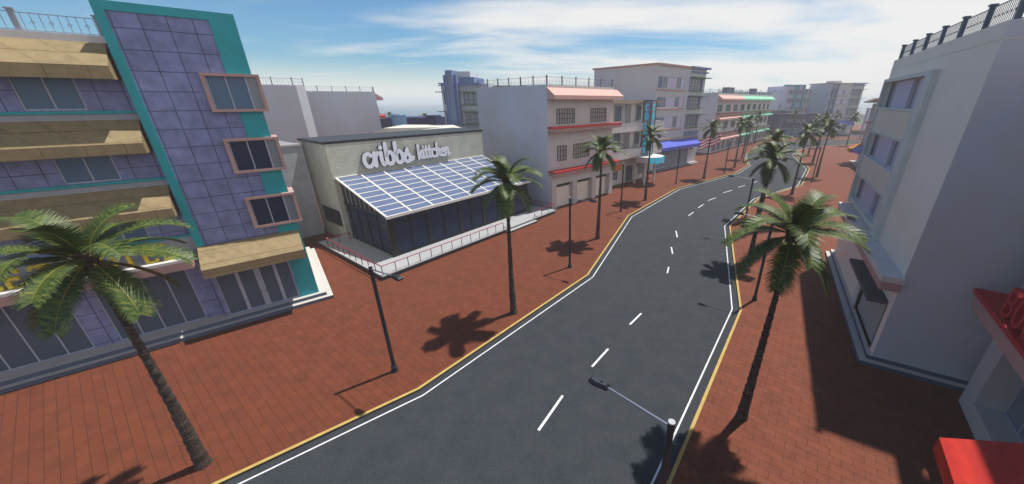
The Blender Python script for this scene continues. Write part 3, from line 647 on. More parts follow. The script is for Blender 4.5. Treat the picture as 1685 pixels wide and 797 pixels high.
# ------------------------------------------------------------------ tall pastel hotels
def deco(root, W, D, T=20.5, shop=True, corner=True, lead=True):
    """five storeys: lilac window bands, pink ledges, a cornice, a bay with green ledges at the right end"""
    rows = [(18.50, 16.45), (14.80, 12.85), (10.95, 8.75)]
    xw = W * .55; xb0, xb1 = W * .66, W * .92
    holes = [(.35, xw, b, t) for t, b in rows] + [(xb0, xb1, b - .1, t + .1) for t, b in rows]
    sh_ = [(1.2, W * .8, .5, 4.4)] if shop else []
    mb = MB(); mb.wall(0, W, 0, T, 0, holes + sh_, .22, 'stucco_lilac')
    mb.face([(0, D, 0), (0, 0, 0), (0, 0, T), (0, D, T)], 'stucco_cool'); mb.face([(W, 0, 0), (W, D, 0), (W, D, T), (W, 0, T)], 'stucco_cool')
    mb.face([(W, D, 0), (0, D, 0), (0, D, T), (W, D, T)], 'stucco_cool'); mb.face([(0, 0, T - .1), (W, 0, T - .1), (W, D, T - .1), (0, D, T - .1)], 'roof_grey')
    mb.build('wall', root)
    mb = MB(); mb.box(-.35, W * .62, -.35, D + .3, T, T + .32, 'pink'); mb.build('cornice', root)
    mb = MB(); mb.box(W * .62, W + .7, -.75, D, T + .02, T + .38, 'blue_paint').box(W * .66, W + .4, -.45, 4, T - .75, T - .5, 'blue_paint'); mb.build('cornice', root)
    for t, b in rows:
        n = 6; k = (xw - .35) / n
        w = MB().box(.35, xw, .10, .2, b, b + .05, 'mullion').box(.35, xw, .10, .2, t - .05, t, 'mullion').build('window', root)
        for i in range(n):
            a, c = .35 + i * k, .35 + (i + 1) * k
            if i in (1, 4): MB().face([(a, .2, b), (c, .2, b), (c, .2, t), (a, .2, t)], 'glass_pale').box(a, a + .1, .1, .19, b + .05, t - .05, 'trim').box((a + c) / 2 - .05, (a + c) / 2 + .05, .1, .19, b + .05, t - .05, 'mullion').build('pane', w)
            else: MB().box(a, c, .08 if i != 0 else .16, .2, b + .05, t - .05, 'lilac' if i else 'blue_wall').build('panel', w)
        MB().box(-.3, xw + .2, -.14, -.002, b - .52, b - .2, 'pink').build('ledge', root)
        w = window(root, xb0, xb1, b - .1, t + .1, .15, 'iron', 'glass_pale', (.2, .45, .7), .14, (.3, .65))
        MB().box(xb0 - .35, xb0 - .02, -.10, -.003, b - .2, t + .2, 'blue_paint').box(xb1 + .02, xb1 + .35, -.10, -.003, b - .2, t + .2, 'blue_paint').build('window_surround', w)
        MB().box(xb0 - .3, W + .9, -1.1, -.004, t + .22, t + .36, 'green_brow').build('sun_ledge', root)
        MB().box(xb0 - .3, xb1 + .6, -.5, -.004, b - .36, b - .22, 'green_brow').build('sun_ledge', root)
    MB().box(xb0 - .3, W + .02, -.06, -.003, 5.2, 7.7, 'blue_wall').build('wall_panel', root)
    if shop:
        w = window(root, 1.2, W * .8, .5, 4.4, .15, 'blue_wall', 'glass_pale', [i / 14 for i in range(1, 14)], .10, (.2, .4, .6, .8), 'shop_window')
        MB().box(-.3, W, -.25, -.002, 6.3, 6.6, 'pink').build('ledge', root)
        awning(root, .6, W * .9, -.01, -1.9, 6.1, 5.0, 4.3, 'blue_canvas')
        steps(root, -.2, W + .4, -.9, 2, .22, .34, .88)
PK = thing('hotel', 'tall lilac grey hotel with pink ledges and a long blue awning over its shopfront', 'hotel', (17.4, 73.9, 0), 42)
deco(PK, 18.6, 17.0)
FT = thing('tower_hotel', 'tall blue lilac stepped tower hotel near the sea, behind the brick restaurant', 'hotel', (-25.6, 76.5, 0), -8)
def tower(root):
    T = 17.2
    mb = MB(); rows = [(15.6, 13.4), (11.9, 9.7), (8.2, 6.0)]
    hs = [(4.6, 7.9, b, t) for t, b in rows] + [(.35, 1.0, b, t) for t, b in rows]
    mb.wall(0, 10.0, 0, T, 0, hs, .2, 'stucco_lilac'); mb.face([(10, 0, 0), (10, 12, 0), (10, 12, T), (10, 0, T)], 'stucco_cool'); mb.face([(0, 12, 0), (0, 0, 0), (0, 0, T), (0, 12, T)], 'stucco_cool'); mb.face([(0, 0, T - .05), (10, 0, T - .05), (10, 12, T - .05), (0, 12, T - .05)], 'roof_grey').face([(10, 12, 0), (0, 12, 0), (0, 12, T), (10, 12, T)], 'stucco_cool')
    mb.build('wall', root)
    for h in hs: window(root, *h, .12, 'iron', 'glass_pale', (.3, .62), .13, (.4,))
    for t, b in rows: 
        MB().box(4.2, 8.3, -.8, -.004, t + .06, t + .2, 'green_brow').box(4.2, 8.3, -.3, -.004, b - .2, b - .06, 'green_brow').box(-1.0, 1.2, -.8, -.004, t + .06, t + .2, 'green_brow').build('sun_ledge', root)
    mb = MB(); mb.box(1.3, 3.9, -1.0, 3, 0, T + 1.6, 'blue_wall').box(1.9, 3.3, -1.35, 3.2, 0, T + 2.4, 'blue_wall').build('stair_shaft', root)
    for x in (1.25, 1.95, 3.2, 3.85): MB().box(x, x + .14, -1.6 if 1.5 < x < 3.5 else -1.2, -.9, 0, T + (2.4 if 1.5 < x < 3.5 else 1.5), 'blue_paint').build('fin', root)
    mb = MB(); mb.box(2.2, 6.2, .5, 5, T + 1.2, T + 2.3, 'stucco_cool').box(3.4, 7.0, .3, 6, T, T + 1.25, 'blue_wall').build('penthouse', root)
    MB().box(-.3, 8.6, -.4, -.003, T - .35, T - .1, 'blue_paint').box(-.3, 8.6, -.5, 12, T + .02, T + .22, 'blue_paint').build('cornice', root)
    MB().box(3.4, 10, -.05, -.003, 3.0, 5.6, 'blue_wall').build('wall_panel', root)
    mb = MB(); mb.box(10.02, 17, 3.0, 14, 0, T - .6, 'stucco').box(9.9, 17.3, 2.7, 14, T - .6, T - .2, 'pink').box(10.02, 12, 2.6, 2.99, 2.6, 3.2, 'red_tile'); mb.build('rear_wing', root)
tower(FT)
TL_ = thing('hotel', 'tall hazy grey hotel with green ledged windows at the far end of the street', 'hotel', (111.5, 160, 0), 12)
deco(TL_, 17.0, 11.0, 20.9)
MB().box(4, 8, 3, 7, 21.2, 22.2, 'stucco_cool').build('penthouse', TL_)
for x in (.9, 2.9): MB().box(x, x + .8, -.5, -.005, 5, 21.0, 'blue_wall').build('fin', TL_)
T2 = thing('hotel', 'hazy violet grey hotel with teal corner strips and pink windows beyond the dark purple restaurant', 'hotel', (96.5, 168, 0), 6)
mb = MB(); mb.box(0, 9.6, 0, 12, 0, 20.3, 'lilac').box(9.6, 14.5, .4, 12, 0, 19.2, 'cream'); mb.build('wall', T2)
MB().box(4.9, 6.6, -.3, -.003, 0, 20.6, 'teal').box(8.9, 9.7, -.3, .38, 0, 20.7, 'teal').box(-.1, 9.7, -.3, 1, 20.32, 20.8, 'teal').build('tower_frame', T2)
for z in (5.5, 9.4, 13.3, 16.8):
    for (a, b) in ((2.2, 5.8), (7.0, 8.2)): window(T2, a, b, z, z + 2.0, -.34, 'pink', 'glass_blue', (.5,), .3)
    for a in (10.6, 12.4): window(T2, a, a + .9, z, z + 2.0, .36, 'pink', 'glass_blue', (.5,), .22)
GB = thing('building', 'long plain grey building standing behind the mint awning blocks', 'building', (66, 158, 0), 8)
MB().box(0, 29, 4, 18, 0, 17.6, 'stucco_cool').build('wall', GB); roof_railing(GB, [(0, 4.2), (29, 4.2)], 17.6, 1.0, 'iron_grey', 3.2, .6, False, pr=.06)
# ------------------------------------------------------------------ the row with awnings on each floor
hd_ = 48.3; dx, dy = math.cos(R(hd_)), math.sin(R(hd_)); ROW = []
def on_row(u): return (41.69 + dx * u, 102.32 + dy * u, 0)
for u, L_, can, led, lab in ((0, 20.0, 'salmon', 'dark_red', 'hazy white block with three salmon awnings, behind the striped flag'),
                             (20.6, 19.0, 'mint', 'green_brow', 'white block with mint awnings next to the salmon awning block'),
                             (40.2, 17.0, 'mint', 'green_brow', 'last white block with mint awnings in the row, beside the dark purple restaurant')):
    t = thing('apartment_block', lab, 'building', on_row(u), hd_, 'three storey blocks with awnings along the far kerb')
    n = 3; k = L_ / n
    apartment(t, 0, L_, 15.0, 16.1, can, led, [(k * i + .9, k * i + k - 2.2) for i in range(n)], awn='all', ground='shop', grill='iron' if can == 'salmon' else 'green_bar')
    mb = MB()
    for (a, b) in (((1.5, 8), (5, 8)) if u == 0 else ((L_ - 4, 6),) if u > 30 else ((12, 9), (15.5, 9))):
        a_ = MB().box(a, a + 2.4, b, b + 2.2, 16.5, 18.4, 'iron').box(a - .1, a + 2.5, b - .1, b + 2.3, 18.42, 18.6, 'iron_light').box(a + .1, a + .25, b + .1, b + .25, 16.1, 16.5, 'iron').box(a + 2.1, a + 2.25, b + 1.9, b + 2.05, 16.1, 16.5, 'iron').build('roof_unit', t)
PU = thing('restaurant', 'hazy dark purple flat roofed restaurant with pale lettering at the end of the street', 'restaurant', (87.2, 151.2, 0), 2)
mb = MB(); mb.wall(0, 16, 0, 9.3, 0, [(1.2, 15.2, .4, 3.6)], .3, 'purple')
mb.face([(0, 14, 0), (0, 0, 0), (0, 0, 9.3), (0, 14, 9.3)], 'purple'); mb.face([(16, 0, 0), (16, 14, 0), (16, 14, 9.3), (16, 0, 9.3)], 'purple'); mb.face([(0, 0, 9.25), (16, 0, 9.25), (16, 14, 9.25), (0, 14, 9.25)], 'roof_dark')
mb.face([(-4.6, 3, 0), (-.01, 3, 0), (-.01, 3, 9.3), (-4.6, 3, 9.3)], 'purple').face([(-4.6, 13, 0), (-4.6, 3, 0), (-4.6, 3, 9.3), (-4.6, 13, 9.3)], 'purple').face([(-4.6, 3, 9.3), (0, 3, 9.3), (0, 13, 9.3), (-4.6, 13, 9.3)], 'roof_dark'); mb.build('wall', PU)
window(PU, 1.2, 15.2, .4, 3.6, .2, 'blue_wall', 'glass_blue', [i / 8 for i in range(1, 8)], .14, (.7,), 'shop_window')
MB().box(3, 10, -.1, .4, 9.32, 9.5, 'lilac').build('parapet_cap', PU)
for x in (-1.5, 4.2): MB().box(x, x + 4.2, 4, 6.5, 9.4, 10.3, 'iron').box(x + .1, x + 4.1, 4.1, 6.4, 10.32, 10.7, 'iron_light').build('roof_unit', PU)
txt = []
for i, ch in enumerate('TROZSKEM'): txt += block_letter(ch, 3.2 + i * 1.02, 5.9, 1.15, False, 1.05)
strokes_mesh(txt, .16, .06, 'lamp_cap', lambda x, y, z: (x, y - .02, z), False).build('sign_lettering', PU)
for x, w_ in ((1.0, .1), (3.0, .18)): MB().box(x, x + w_, -.3, -.1, .0, 7.2 if w_ < .15 else 3.4, 'trim').build('facade_post', PU)

# ------------------------------------------------------------------ backs of the buildings towards the sea
GA = thing('building', 'plain grey building with an ornate roof railing behind the violet hotel', 'building', (-54.6, 46.6, 0), 35)
MB().prism([(0, 0), (17.2, 0), (18.3, .6), (18.3, 14), (0, 14)], 0, 16.2, 'stucco_cool', 'z').build('wall', GA); roof_railing(GA, [(0, .2), (16.9, .2), (18.2, 1.5)], 16.2, .95, 'iron_grey', 2.5, .32, pr=.06)
GBk = thing('apartment_block', 'grey apartment block seen from its blank side, with salmon awning facing the sea', 'building', (-41.8, 83.0, 0), 118)
apartment(GBk, -1.0, 12.6, 16.4, 15.9, 'salmon', 'red_tile', [(.64, 4.0), (7.4, 10.9)])
NV = thing('restaurant', 'low navy walled diner with cream vaulted roof behind the dark roof of the brick restaurant', 'building', (-36.2, 66.5, 0), -2)
mb = MB(); mb.box(0, 14.5, 0, 9, 0, 8.75, 'navy'); mb.build('wall', NV)
mb = MB(); a = [(-.8, -.6, 8.25), (15, -.6, 8.95), (15, 9.6, 8.95), (-.8, 9.6, 8.25)]; b = [(2.6, -.3, 9.45), (13, .9, 9.6), (13, 7.6, 9.6), (2.6, 7.6, 9.6)]
mb.face([b[0], b[1], b[2], b[3]], 'cream_roof')
for i in range(4): mb.face([a[i], a[(i + 1) % 4], b[(i + 1) % 4], b[i]], 'cream_roof')
mb.build('roof', NV)
for i in range(5): MB().tube((-.35 + .05 * i, .4 + i * 1.5, 8.45), (-.5, .4 + i * 1.5, 8.5), .12, .12, 'black_frame', 8).build('roof_vent', NV)
MB().box(-1.3, .6, -1.0, -.7, 7.4, 8.0, 'red_tile').build('sign', NV)
NW = thing('building', 'flat navy blue building with a raised end behind the cream vaulted roof', 'building', (-42.5, 82.5, 0), -4)
MB().box(0, 13.2, 0, 8, 0, 10.6, 'navy').box(11.0, 13.3, -.1, 3, 10.6, 11.1, 'navy').box(3, 5, -.05, .3, 10.62, 10.76, 'blue_paint').box(7.5, 9.5, -.05, .3, 10.62, 10.76, 'blue_paint').build('wall', NW)
TK = thing('water_tank', 'round steel blue water tank standing behind the cream vaulted roof', 'water tank', (-36.0, 78.3, 0))
MB().tube((0, 0, 8.6), (0, 0, 11.3), 1.45, 1.45, 'tank', 28).tube((0, 0, 11.3), (0, 0, 11.5), 1.5, 1.35, 'tank', 28).build('drum', TK)
for k in range(4): 
    t = math.pi / 4 + k * math.pi / 2; MB().tube((1.1 * math.cos(t), 1.1 * math.sin(t), 0), (1.1 * math.cos(t), 1.1 * math.sin(t), 8.61), .1, .1, 'tank', 8).build('leg', TK)
MB().tube((-1.9, -.8, 8.2), (-1.9, -.8, 9.9), .05, .05, 'iron', 6).tube((-1.3, -.9, 8.2), (-1.3, -.9, 9.9), .05, .05, 'iron', 6).tube((-1.9, -.8, 9.9), (-1.3, -.9, 9.9), .05, .05, 'iron', 6).tube((-1.3, -.9, 9.5), (-.9, -.6, 9.5), .04, .04, 'iron', 6).build('ladder', TK)

# ------------------------------------------------------------------ right hand side: the white building
WH = thing('building', 'large white stucco building with lilac window bands and iron roof railing on the right', 'building', (25.64, 31.5, 0), 240.4)
yw = .59; T = 17.0
mb = MB(); hs = [(1.0, 10.55, b, t) for b, t in ((13.56, 15.36), (9.80, 11.60), (6.16, 8.08))]
door = (10.9, 16.94, .5, 3.5)
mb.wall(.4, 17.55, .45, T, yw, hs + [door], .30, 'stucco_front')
mb.face([(17.55, yw, .45), (17.55, 16, .45), (17.55, 16, T), (17.55, yw, T)], 'stucco_shade_tone'); mb.face([(.4, 16, 0), (.4, yw, 0), (.4, yw, T), (.4, 16, T)], 'stucco')
mb.face([(.4, yw, T), (17.55, yw, T), (17.55, 16, T), (.4, 16, T)], 'roof_grey'); mb.face([(17.55, 16, 0), (.4, 16, 0), (.4, 16, T), (17.55, 16, T)], 'stucco')
mb.build('wall', WH)
MB().box(.38, 17.57, yw - .02, 16.02, 16.30, 16.34, 'cream').build('string_course', WH)
mb = MB(); mb.box(10.6, 11.76, yw - .30, yw - .003, 5.56, 15.62, 'sage').box(.6, 10.59, yw - .28, yw - .003, 15.37, 15.62, 'sage').box(.6, .98, yw - .28, yw - .003, 5.56, 15.36, 'sage')
mb.build('window_surround', WH)
for i, (b, t) in enumerate(((13.56, 15.36), (9.80, 11.60), (6.16, 8.08))):
    w = MB().box(1.0, 10.58, yw - .22, yw - .004, b - .16, b - .01, 'sage').box(1.0, 10.58, yw - .22, yw - .004, t + .01, t + .11, 'sage').build('window', WH)
    MB().box(1.0, 2.2, yw + .22, yw + .29, b, t, 'iron').build('shutter', w)
    for (a, c) in ((2.2, 3.4), (7.2, 8.6)):
        MB().face([(a, yw + .24, b), (c, yw + .24, b), (c, yw + .24, t), (a, yw + .24, t)], 'glass_blue').box(a, a + .08, yw + .16, yw + .24, b, t, 'trim').box((a + c) / 2 - .04, (a + c) / 2 + .04, yw + .16, yw + .24, b, t, 'trim').box(c - .08, c, yw + .16, yw + .24, b, t, 'trim').build('pane', w)
    for (a, c) in ((3.4, 7.2), (8.6, 10.55)): MB().box(a, c, yw + .06, yw + .29, b + .003, t - .003, 'lilac').build('panel', w)
    if i < 2: MB().box(1.0, 10.58, yw - .16, yw - .005, (11.72, 8.20)[i], b - .18, 'cream').build('spandrel', WH)
c = MB().box(1.4, 17.9, -.36, yw - .002, 5.22, 5.55, 'trim').build('canopy', WH)
MB().box(1.45, 17.82, -.28, yw - .003, 4.72, 5.22, 'pink').build('canopy_soffit', c)
MB().box(10.8, 16.9, -.33, yw - .002, 3.5, 3.72, 'grey_slab').build('door_hood', WH)
d = MB().box(11.75, 16.94, yw + .16, yw + .24, .5, 3.48, 'shutter').build('roller_door', WH)
MB().box(16.70, 16.94, yw + .02, yw + .155, .5, 3.48, 'grey_slab').box(11.6, 11.76, yw + .02, yw + .155, .5, 3.48, 'black_frame').build('door_frame', d)
MB().box(10.9, 11.6, yw - .05, yw + .22, .5, 4.7, 'sage').build('pilaster', WH)
mb = MB()
for i in range(2):
    z0, z1, y = .25 * i, .25 * (i + 1), .36 * i
    mb.box(0, 18 - y, y, 17, z0, z1, 'riser', 't').face([(0, y, z1), (18 - y, y, z1), (18 - y, 17, z1), (0, 17, z1)], 'step')
mb.build('steps', WH)
roof_railing(WH, [(.7, yw + .25), (17.3, yw + .25), (17.3, 15)], T, .92, 'iron', 2.6, .17)

BO = thing('shop_building', 'white shop building with red canopy lettered BOU and red canvas awning, right edge', 'building', (19.74, 13.16, 0), 235)
mb = MB(); mb.wall(0, 22, 0, 15.9, 0, [(1.2, 6.6, .9, 4.9), (8.6, 16, .9, 4.0)], 1.1, 'stucco')
mb.face([(0, 15, 0), (0, 0, 0), (0, 0, 15.9), (0, 15, 15.9)], 'stucco'); mb.face([(22, 0, 0), (22, 15, 0), (22, 15, 15.9), (22, 0, 15.9)], 'stucco'); mb.face([(0, 0, 15.9), (22, 0, 15.9), (22, 15, 15.9), (0, 15, 15.9)], 'roof_grey')
mb.build('wall', BO)
window(BO, 1.2, 6.6, .9, 4.9, 1.0, 'mullion', 'glass_pale', (.25, .5, .75), .06, (.62,), 'shop_window'); window(BO, 8.6, 16, .9, 4.0, 1.0, 'mullion', 'glass_pale', (.25, .5, .75), .06, (), 'shop_window')
c = MB().box(-.15, 15.9, -1.12, -.002, 5.12, 5.78, 'pink').build('canopy', BO); MB().box(-.25, 16, -1.22, -.004, 5.78, 6.0, 'red_tile').build('canopy_top', c)
txt = []
for i, ch in enumerate('BOU'): txt += block_letter(ch, 2.15 + i * .95, 6.08, 1.05, False, 1.05)
strokes_mesh(txt, .15, .34, 'red_tile', lambda x, y, z: (x, y - .72, z), False).build('canopy_lettering', BO)
awning(BO, 8.23, 15.5, -.55, -3.18, 5.09, 3.60, 3.05, 'red_canvas')
awning(BO, -.3, 22.5, -.004, -1.0, 15.5, 14.7, 14.3, 'salmon', 'roof_awning')

LB = thing('apartment_block', 'white lattice fronted block with orange and blue awnings beyond the large white building', 'building', (71.5, 87.0, 0), 241)
mb = MB(); mb.box(0, 24, .02, 16, 0, 13.6, 'stucco_cool').build('wall', LB)
g = MB().face([(0, -.02, 3.6), (24, -.02, 3.6), (24, -.02, 13.4), (0, -.02, 13.4)], 'iron').build('lattice', LB)
mb = MB()
for i in range(41): mb.box(i * .6 - .09, i * .6 + .09, -.12, -.03, 3.6, 13.4, 'trim')
for j in range(15): mb.box(0, 24, -.10, -.04, 3.6 + j * .7 - .09, 3.6 + j * .7 + .09, 'trim')
mb.build('lattice_bars', g)
awning(LB, -1.4, 4, -.02, -1.7, 14.7, 13.9, 13.7, 'brown'); awning(LB, -.3, 3.2, -.14, -2.3, 4.6, 3.4, 2.6, 'orange'); awning(LB, 3.6, 9, -.14, -2.0, 4.5, 3.4, 3.0, 'blue_canvas')
MB().box(3, 6, -1.0, -.15, 9.3, 9.8, 'pink').build('ledge', LB); MB().box(-1, 24, -1.2, 0, 0, .25, 'step').build('steps', LB)
BB = thing('billboard', 'grey billboard with yellow patches on tall legs at the hazy far right', 'billboard', (119, 146, 0), 28)
b = MB().box(0, 6.5, 0, .9, 3.0, 11.6, 'stucco_cool').build('board', BB)
MB().box(2.2, 6.6, -.1, -.003, 10.7, 11.7, 'dark_red').build('header', b)
mb = MB(); random.seed(3)
for k in range(14): x = 2 + random.random() * 3.6; z = 3.6 + random.random() * 6; mb.box(x, x + .9, -.06 - k * .002, -.004, z, z + .7, 'yellow_sign')
mb.build('patches', b)
for x in (.6, 3.2, 5.8): MB().tube((x, .45, 0), (x, .45, 3.01), .18, .18, 'iron_light', 8).build('leg', BB)
HG = MB(); random.seed(5)
for k in range(900):
    x, y, z = random.uniform(0, 12), random.uniform(0, 2.4), random.uniform(.05, 1.7); a = random.uniform(0, 6.28); s = .28; d1 = Vector((math.cos(a), math.sin(a), random.uniform(-.6, .6))) * s; d2 = Vector((-math.sin(a), math.cos(a), random.uniform(-.6, .6))) * s; p = Vector((x, y, z))
    HG.face([p - d1, p - d2 * .6, p + d1, p + d2 * .6], 'hedge')
HG.box(.15, 11.85, .15, 2.25, 0, 1.5, 'hedge')
h = HG.build('hedge'); h.location = (129, 165, 0); tag(h, 'clipped green hedge by the far crossing road at the right', 'hedge')
# ------------------------------------------------------------------ palms
def frond_mesh(name, L_, pitch, curve, half, seed, hang=.35):
    """one feather leaf growing along +x from the origin: a bent midrib with many narrow leaflets on both sides"""
    rnd = random.Random(seed); mb = MB(); n = 14; pts = []; p = Vector((0, 0, 0)); a = pitch
    for i in range(n + 1):
        pts.append(p.copy()); p = p + Vector((math.cos(a), 0, math.sin(a))) * (L_ / n); a -= curve / n * (.5 + i / n)
    for i in range(n):
        r0, r1 = .035 * (1 - i / n) + .006, .035 * (1 - (i + 1) / n) + .006
        mb.tube(pts[i], pts[i + 1], r0, r1, 'midrib', 4, False)
    def at(t):
        f = t * n; i = min(n - 1, int(f)); d = (pts[i + 1] - pts[i]).normalized(); return pts[i].lerp(pts[i + 1], f - i), d
    NL = 56
    for k in range(NL):
        t = .10 + .90 * (k + .5) / NL; c, d = at(t)
        prof = min(1, .30 + (t - .05) * 3.0) * (1 - .55 * max(0, (t - .62) / .38) ** 2.4)
        up = Vector((-d.z, 0, d.x))
        for s in (-1, 1):
            l = half * prof * rnd.uniform(.88, 1.1); sw = .34 + .50 * t + rnd.uniform(-.02, .02); dr = hang + rnd.uniform(-.04, .10)
            side = Vector((0, s, 0))
            d1 = (d * math.sin(sw) + side * math.cos(sw) + up * .18).normalized(); d2 = (d1 - Vector((0, 0, 1)) * dr * 1.3).normalized()
            w = L_ / NL * .70 * rnd.uniform(.85, 1.1)
            a0 = c; m_ = c + d1 * l * .58; e = m_ + d2 * l * .42; q = d * (L_ / NL * .54)
            mb.face([a0 - q, a0 + q, m_ + q, m_ - q] if s > 0 else [a0 + q, a0 - q, m_ - q, m_ + q], 'leaf')
            mb.face([m_ - q, m_ + q, e + q * .35, e - q * .2] if s > 0 else [m_ + q, m_ - q, e - q * .2, e + q * .35], 'leaf')
    o = mb.build(name); return o
def make_palm(H_=9.3):
    t = thing('palm_tree', '', 'palm tree', (0, 0, 0))
    mb = MB(); n = 44; k = 12; rnd = random.Random(11); rings = []
    for i in range(n + 1):
        z = H_ * i / n; r = .095 + .155 * (1 - i / n) ** 2 + (.05 if i == 0 else 0) + (.016 if i % 2 else -.008)
        x = .10 * math.sin(z * .25); y = .06 * math.sin(z * .33 + 1)
        rings.append([(x + r * math.cos(6.2832 * j / k) * rnd.uniform(.93, 1.06), y + r * math.sin(6.2832 * j / k) * rnd.uniform(.93, 1.06), z - .02) for j in range(k)])
    for a, b in zip(rings, rings[1:]):
        for j in range(k): l = (j + 1) % k; mb.face([a[j], a[l], b[l], b[j]], 'bark')
    tr = mb.build('trunk', t, True)
    cx, cy = .10 * math.sin(H_ * .25), .06 * math.sin(H_ * .33 + 1)
    mb = MB(); top = Vector((cx, cy, H_))
    mb.tube(top - Vector((0, 0, .5)), top + Vector((0, 0, .25)), .15, .24, 'fibre', 12).tube(top + Vector((0, 0, .25)), top + Vector((0, 0, .75)), .24, .05, 'fibre', 12)
    for j in range(26):
        a = rnd.uniform(0, 6.28); e = rnd.uniform(.2, 1.0); q = Vector((math.cos(a) * math.cos(e), math.sin(a) * math.cos(e), math.sin(e)))
        mb.tube(top + q * .1, top + q * rnd.uniform(.5, .85), .022, .008, 'fibre', 4)
    mb.build('crown_base', t)
    kinds = [frond_mesh('frond', 1.9, 1.20, 1.3, .62, 1, .08), frond_mesh('frond', 2.35, .72, 1.6, .62, 2, .18), frond_mesh('frond', 2.4, .26, 1.2, .60, 3, .22), frond_mesh('frond', 2.1, -.60, .70, .66, 4, .08)]
    meshes = [o.data for o in kinds]
    for o in kinds: bpy.data.objects.remove(o)
    spec = []
    for j in range(3): spec.append((0, 120 * j + 25, .0))
    for j in range(6): spec.append((1, 60 * j + 8, .0))
    for j in range(5): spec.append((2, 72 * j + 44, .0))
    for j in range(5): spec.append((3, 72 * j + 26, .0))
    for kd, ang, _ in spec:
        o = bpy.data.objects.new('frond', meshes[kd]); col.objects.link(o); o.parent = t
        o.location = (cx + .1 * math.cos(R(ang)), cy + .1 * math.sin(R(ang)), H_ + (.32, .26, .16, .04)[kd]); o.rotation_euler = (rnd.uniform(-.16, .16), 0, R(ang + rnd.uniform(-9, 9))); s = rnd.uniform(.92, 1.06); o.scale = (s, s, s)
    return t
palm0 = make_palm()
PALMS = [
 (-15.1, 9.8, 40, 'nearest palm on the left pavement, in front of the yellow HOTEL lettering'),
 (-3.8, 21.0, 100, 'palm on the left pavement whose crown overlaps the white ribbed glass roof'),
 (3.3, 35.4, 10, 'palm in front of the garages of the block with red ledges'),
 (11.9, 51.3, 70, 'palm in front of the round white canopy and COLONY sign'),
 (26.7, 67.4, 30, 'palm in front of the striped flag, past the blue awning'),
 (38.1, 79.5, 55, 'left pavement palm before the salmon awning block, nearer of two close together'),
 (45.6, 92.0, 15, 'palm directly behind another palm at the salmon awning block'),
 (66.5, 127.5, 80, 'palm before the end of the mint awning row, left of the purple restaurant'),
 (8.3, 12.1, 0, 'largest palm, nearest on the right pavement beside the white building'),
 (17.4, 29.9, 60, 'second palm on the right pavement, rising behind the crown of the nearest one'),
 (25.0, 43.4, 20, 'third palm on the right pavement, its crown just above that of the second'),
 (36.5, 55.0, 45, 'palm at the right kerb where the road swings left'),
 (49.8, 68.9, 90, 'palm set back on the right pavement, beside a lamp post, at the wide bend'),
 (60.5, 86.5, 5, 'palm on the right pavement behind the bend of the kerb'),
 (68.5, 100.5, 35, 'far palm on the right kerb after the bend'),
 (81.3, 115.2, 65, 'far palm on the right pavement where the road turns right'),
 (95.0, 121.5, 25, 'lone palm on the far tip of the right pavement, before crossing road'),
 (107.4, 146.5, 50, 'hazy palm on the strip between the two far roads'),
 (90.5, 146.0, 75, 'hazy palm in front of the lettering of the purple restaurant'),
 (-72.0, 138, 12, 'left one of two far palms in front of the sea'),
 (-67.0, 138.0, 52, 'right one of two far palms in front of the sea'),
 (-47.5, 122, 33, 'far palm half hidden by the blue tower hotel near the sea'),
]
for i, (x, y, rz, lab) in enumerate(PALMS):
    sc = 1.0 if i < 19 else .95
    if i == 0: palm0.location = (x, y, 0); palm0.rotation_euler = (0, 0, R(rz)); palm0['label'] = lab; palm0['group'] = 'palm trees along the street'
    else: copy_thing(palm0, (x, y, 0), rz, lab, sc)

# ------------------------------------------------------------------ street lamps
def make_lamp():
    t = thing('street_lamp', '', 'street lamp', (0, 0, 0), 0, 'street lamps along the kerbs')
    MB().tube((0, 0, 0), (0, 0, .10), .20, .19, 'lamp', 10).tube((0, 0, .10), (0, 0, .30), .15, .15, 'lamp', 10).tube((0, 0, .30), (0, 0, .40), .18, .12, 'lamp', 10).build('base', t)
    p = MB().tube((0, 0, .40), (0, 0, 6.52), .105, .09, 'lamp', 12).build('pole', t); MB().tube((0, 0, 6.52), (0, 0, 6.545), .094, .090, 'lamp_cap', 14).build('cap', p)
    MB().tube((0, 0, 6.36), (1.92, 0, 6.50), .034, .030, 'lamp_arm', 8).build('arm', t)
    mb = MB(); P = [(1.86, .10), (2.30, .16), (2.48, .12), (2.48, -.12), (2.30, -.16), (1.86, -.10)]
    mb.prism(P, 6.45, 6.52, 'lamp', 'z'); Q = [(1.92, .07), (2.26, .115), (2.40, .08), (2.40, -.08), (2.26, -.115), (1.92, -.07)]
    k = len(mb.v); mb.v += [(a, b, 6.52) for a, b in P] + [(a, b, 6.60) for a, b in Q]; i_ = mb.mi('lamp')
    for j in range(6): l = (j + 1) % 6; mb.f.append((k + j, k + l, k + 6 + l, k + 6 + j)); mb.m.append(i_)
    mb.f.append(tuple(k + 6 + j for j in range(6))); mb.m.append(i_)
    mb.tube((2.08, 0, 6.59), (2.08, 0, 6.64), .035, .03, 'black_frame', 8)
    h = mb.build('lamp_head', t); MB().box(2.0, 2.38, -.10, .10, 6.425, 6.449, 'lamp_lens').build('lens', h)
    return t
lamp0 = make_lamp()
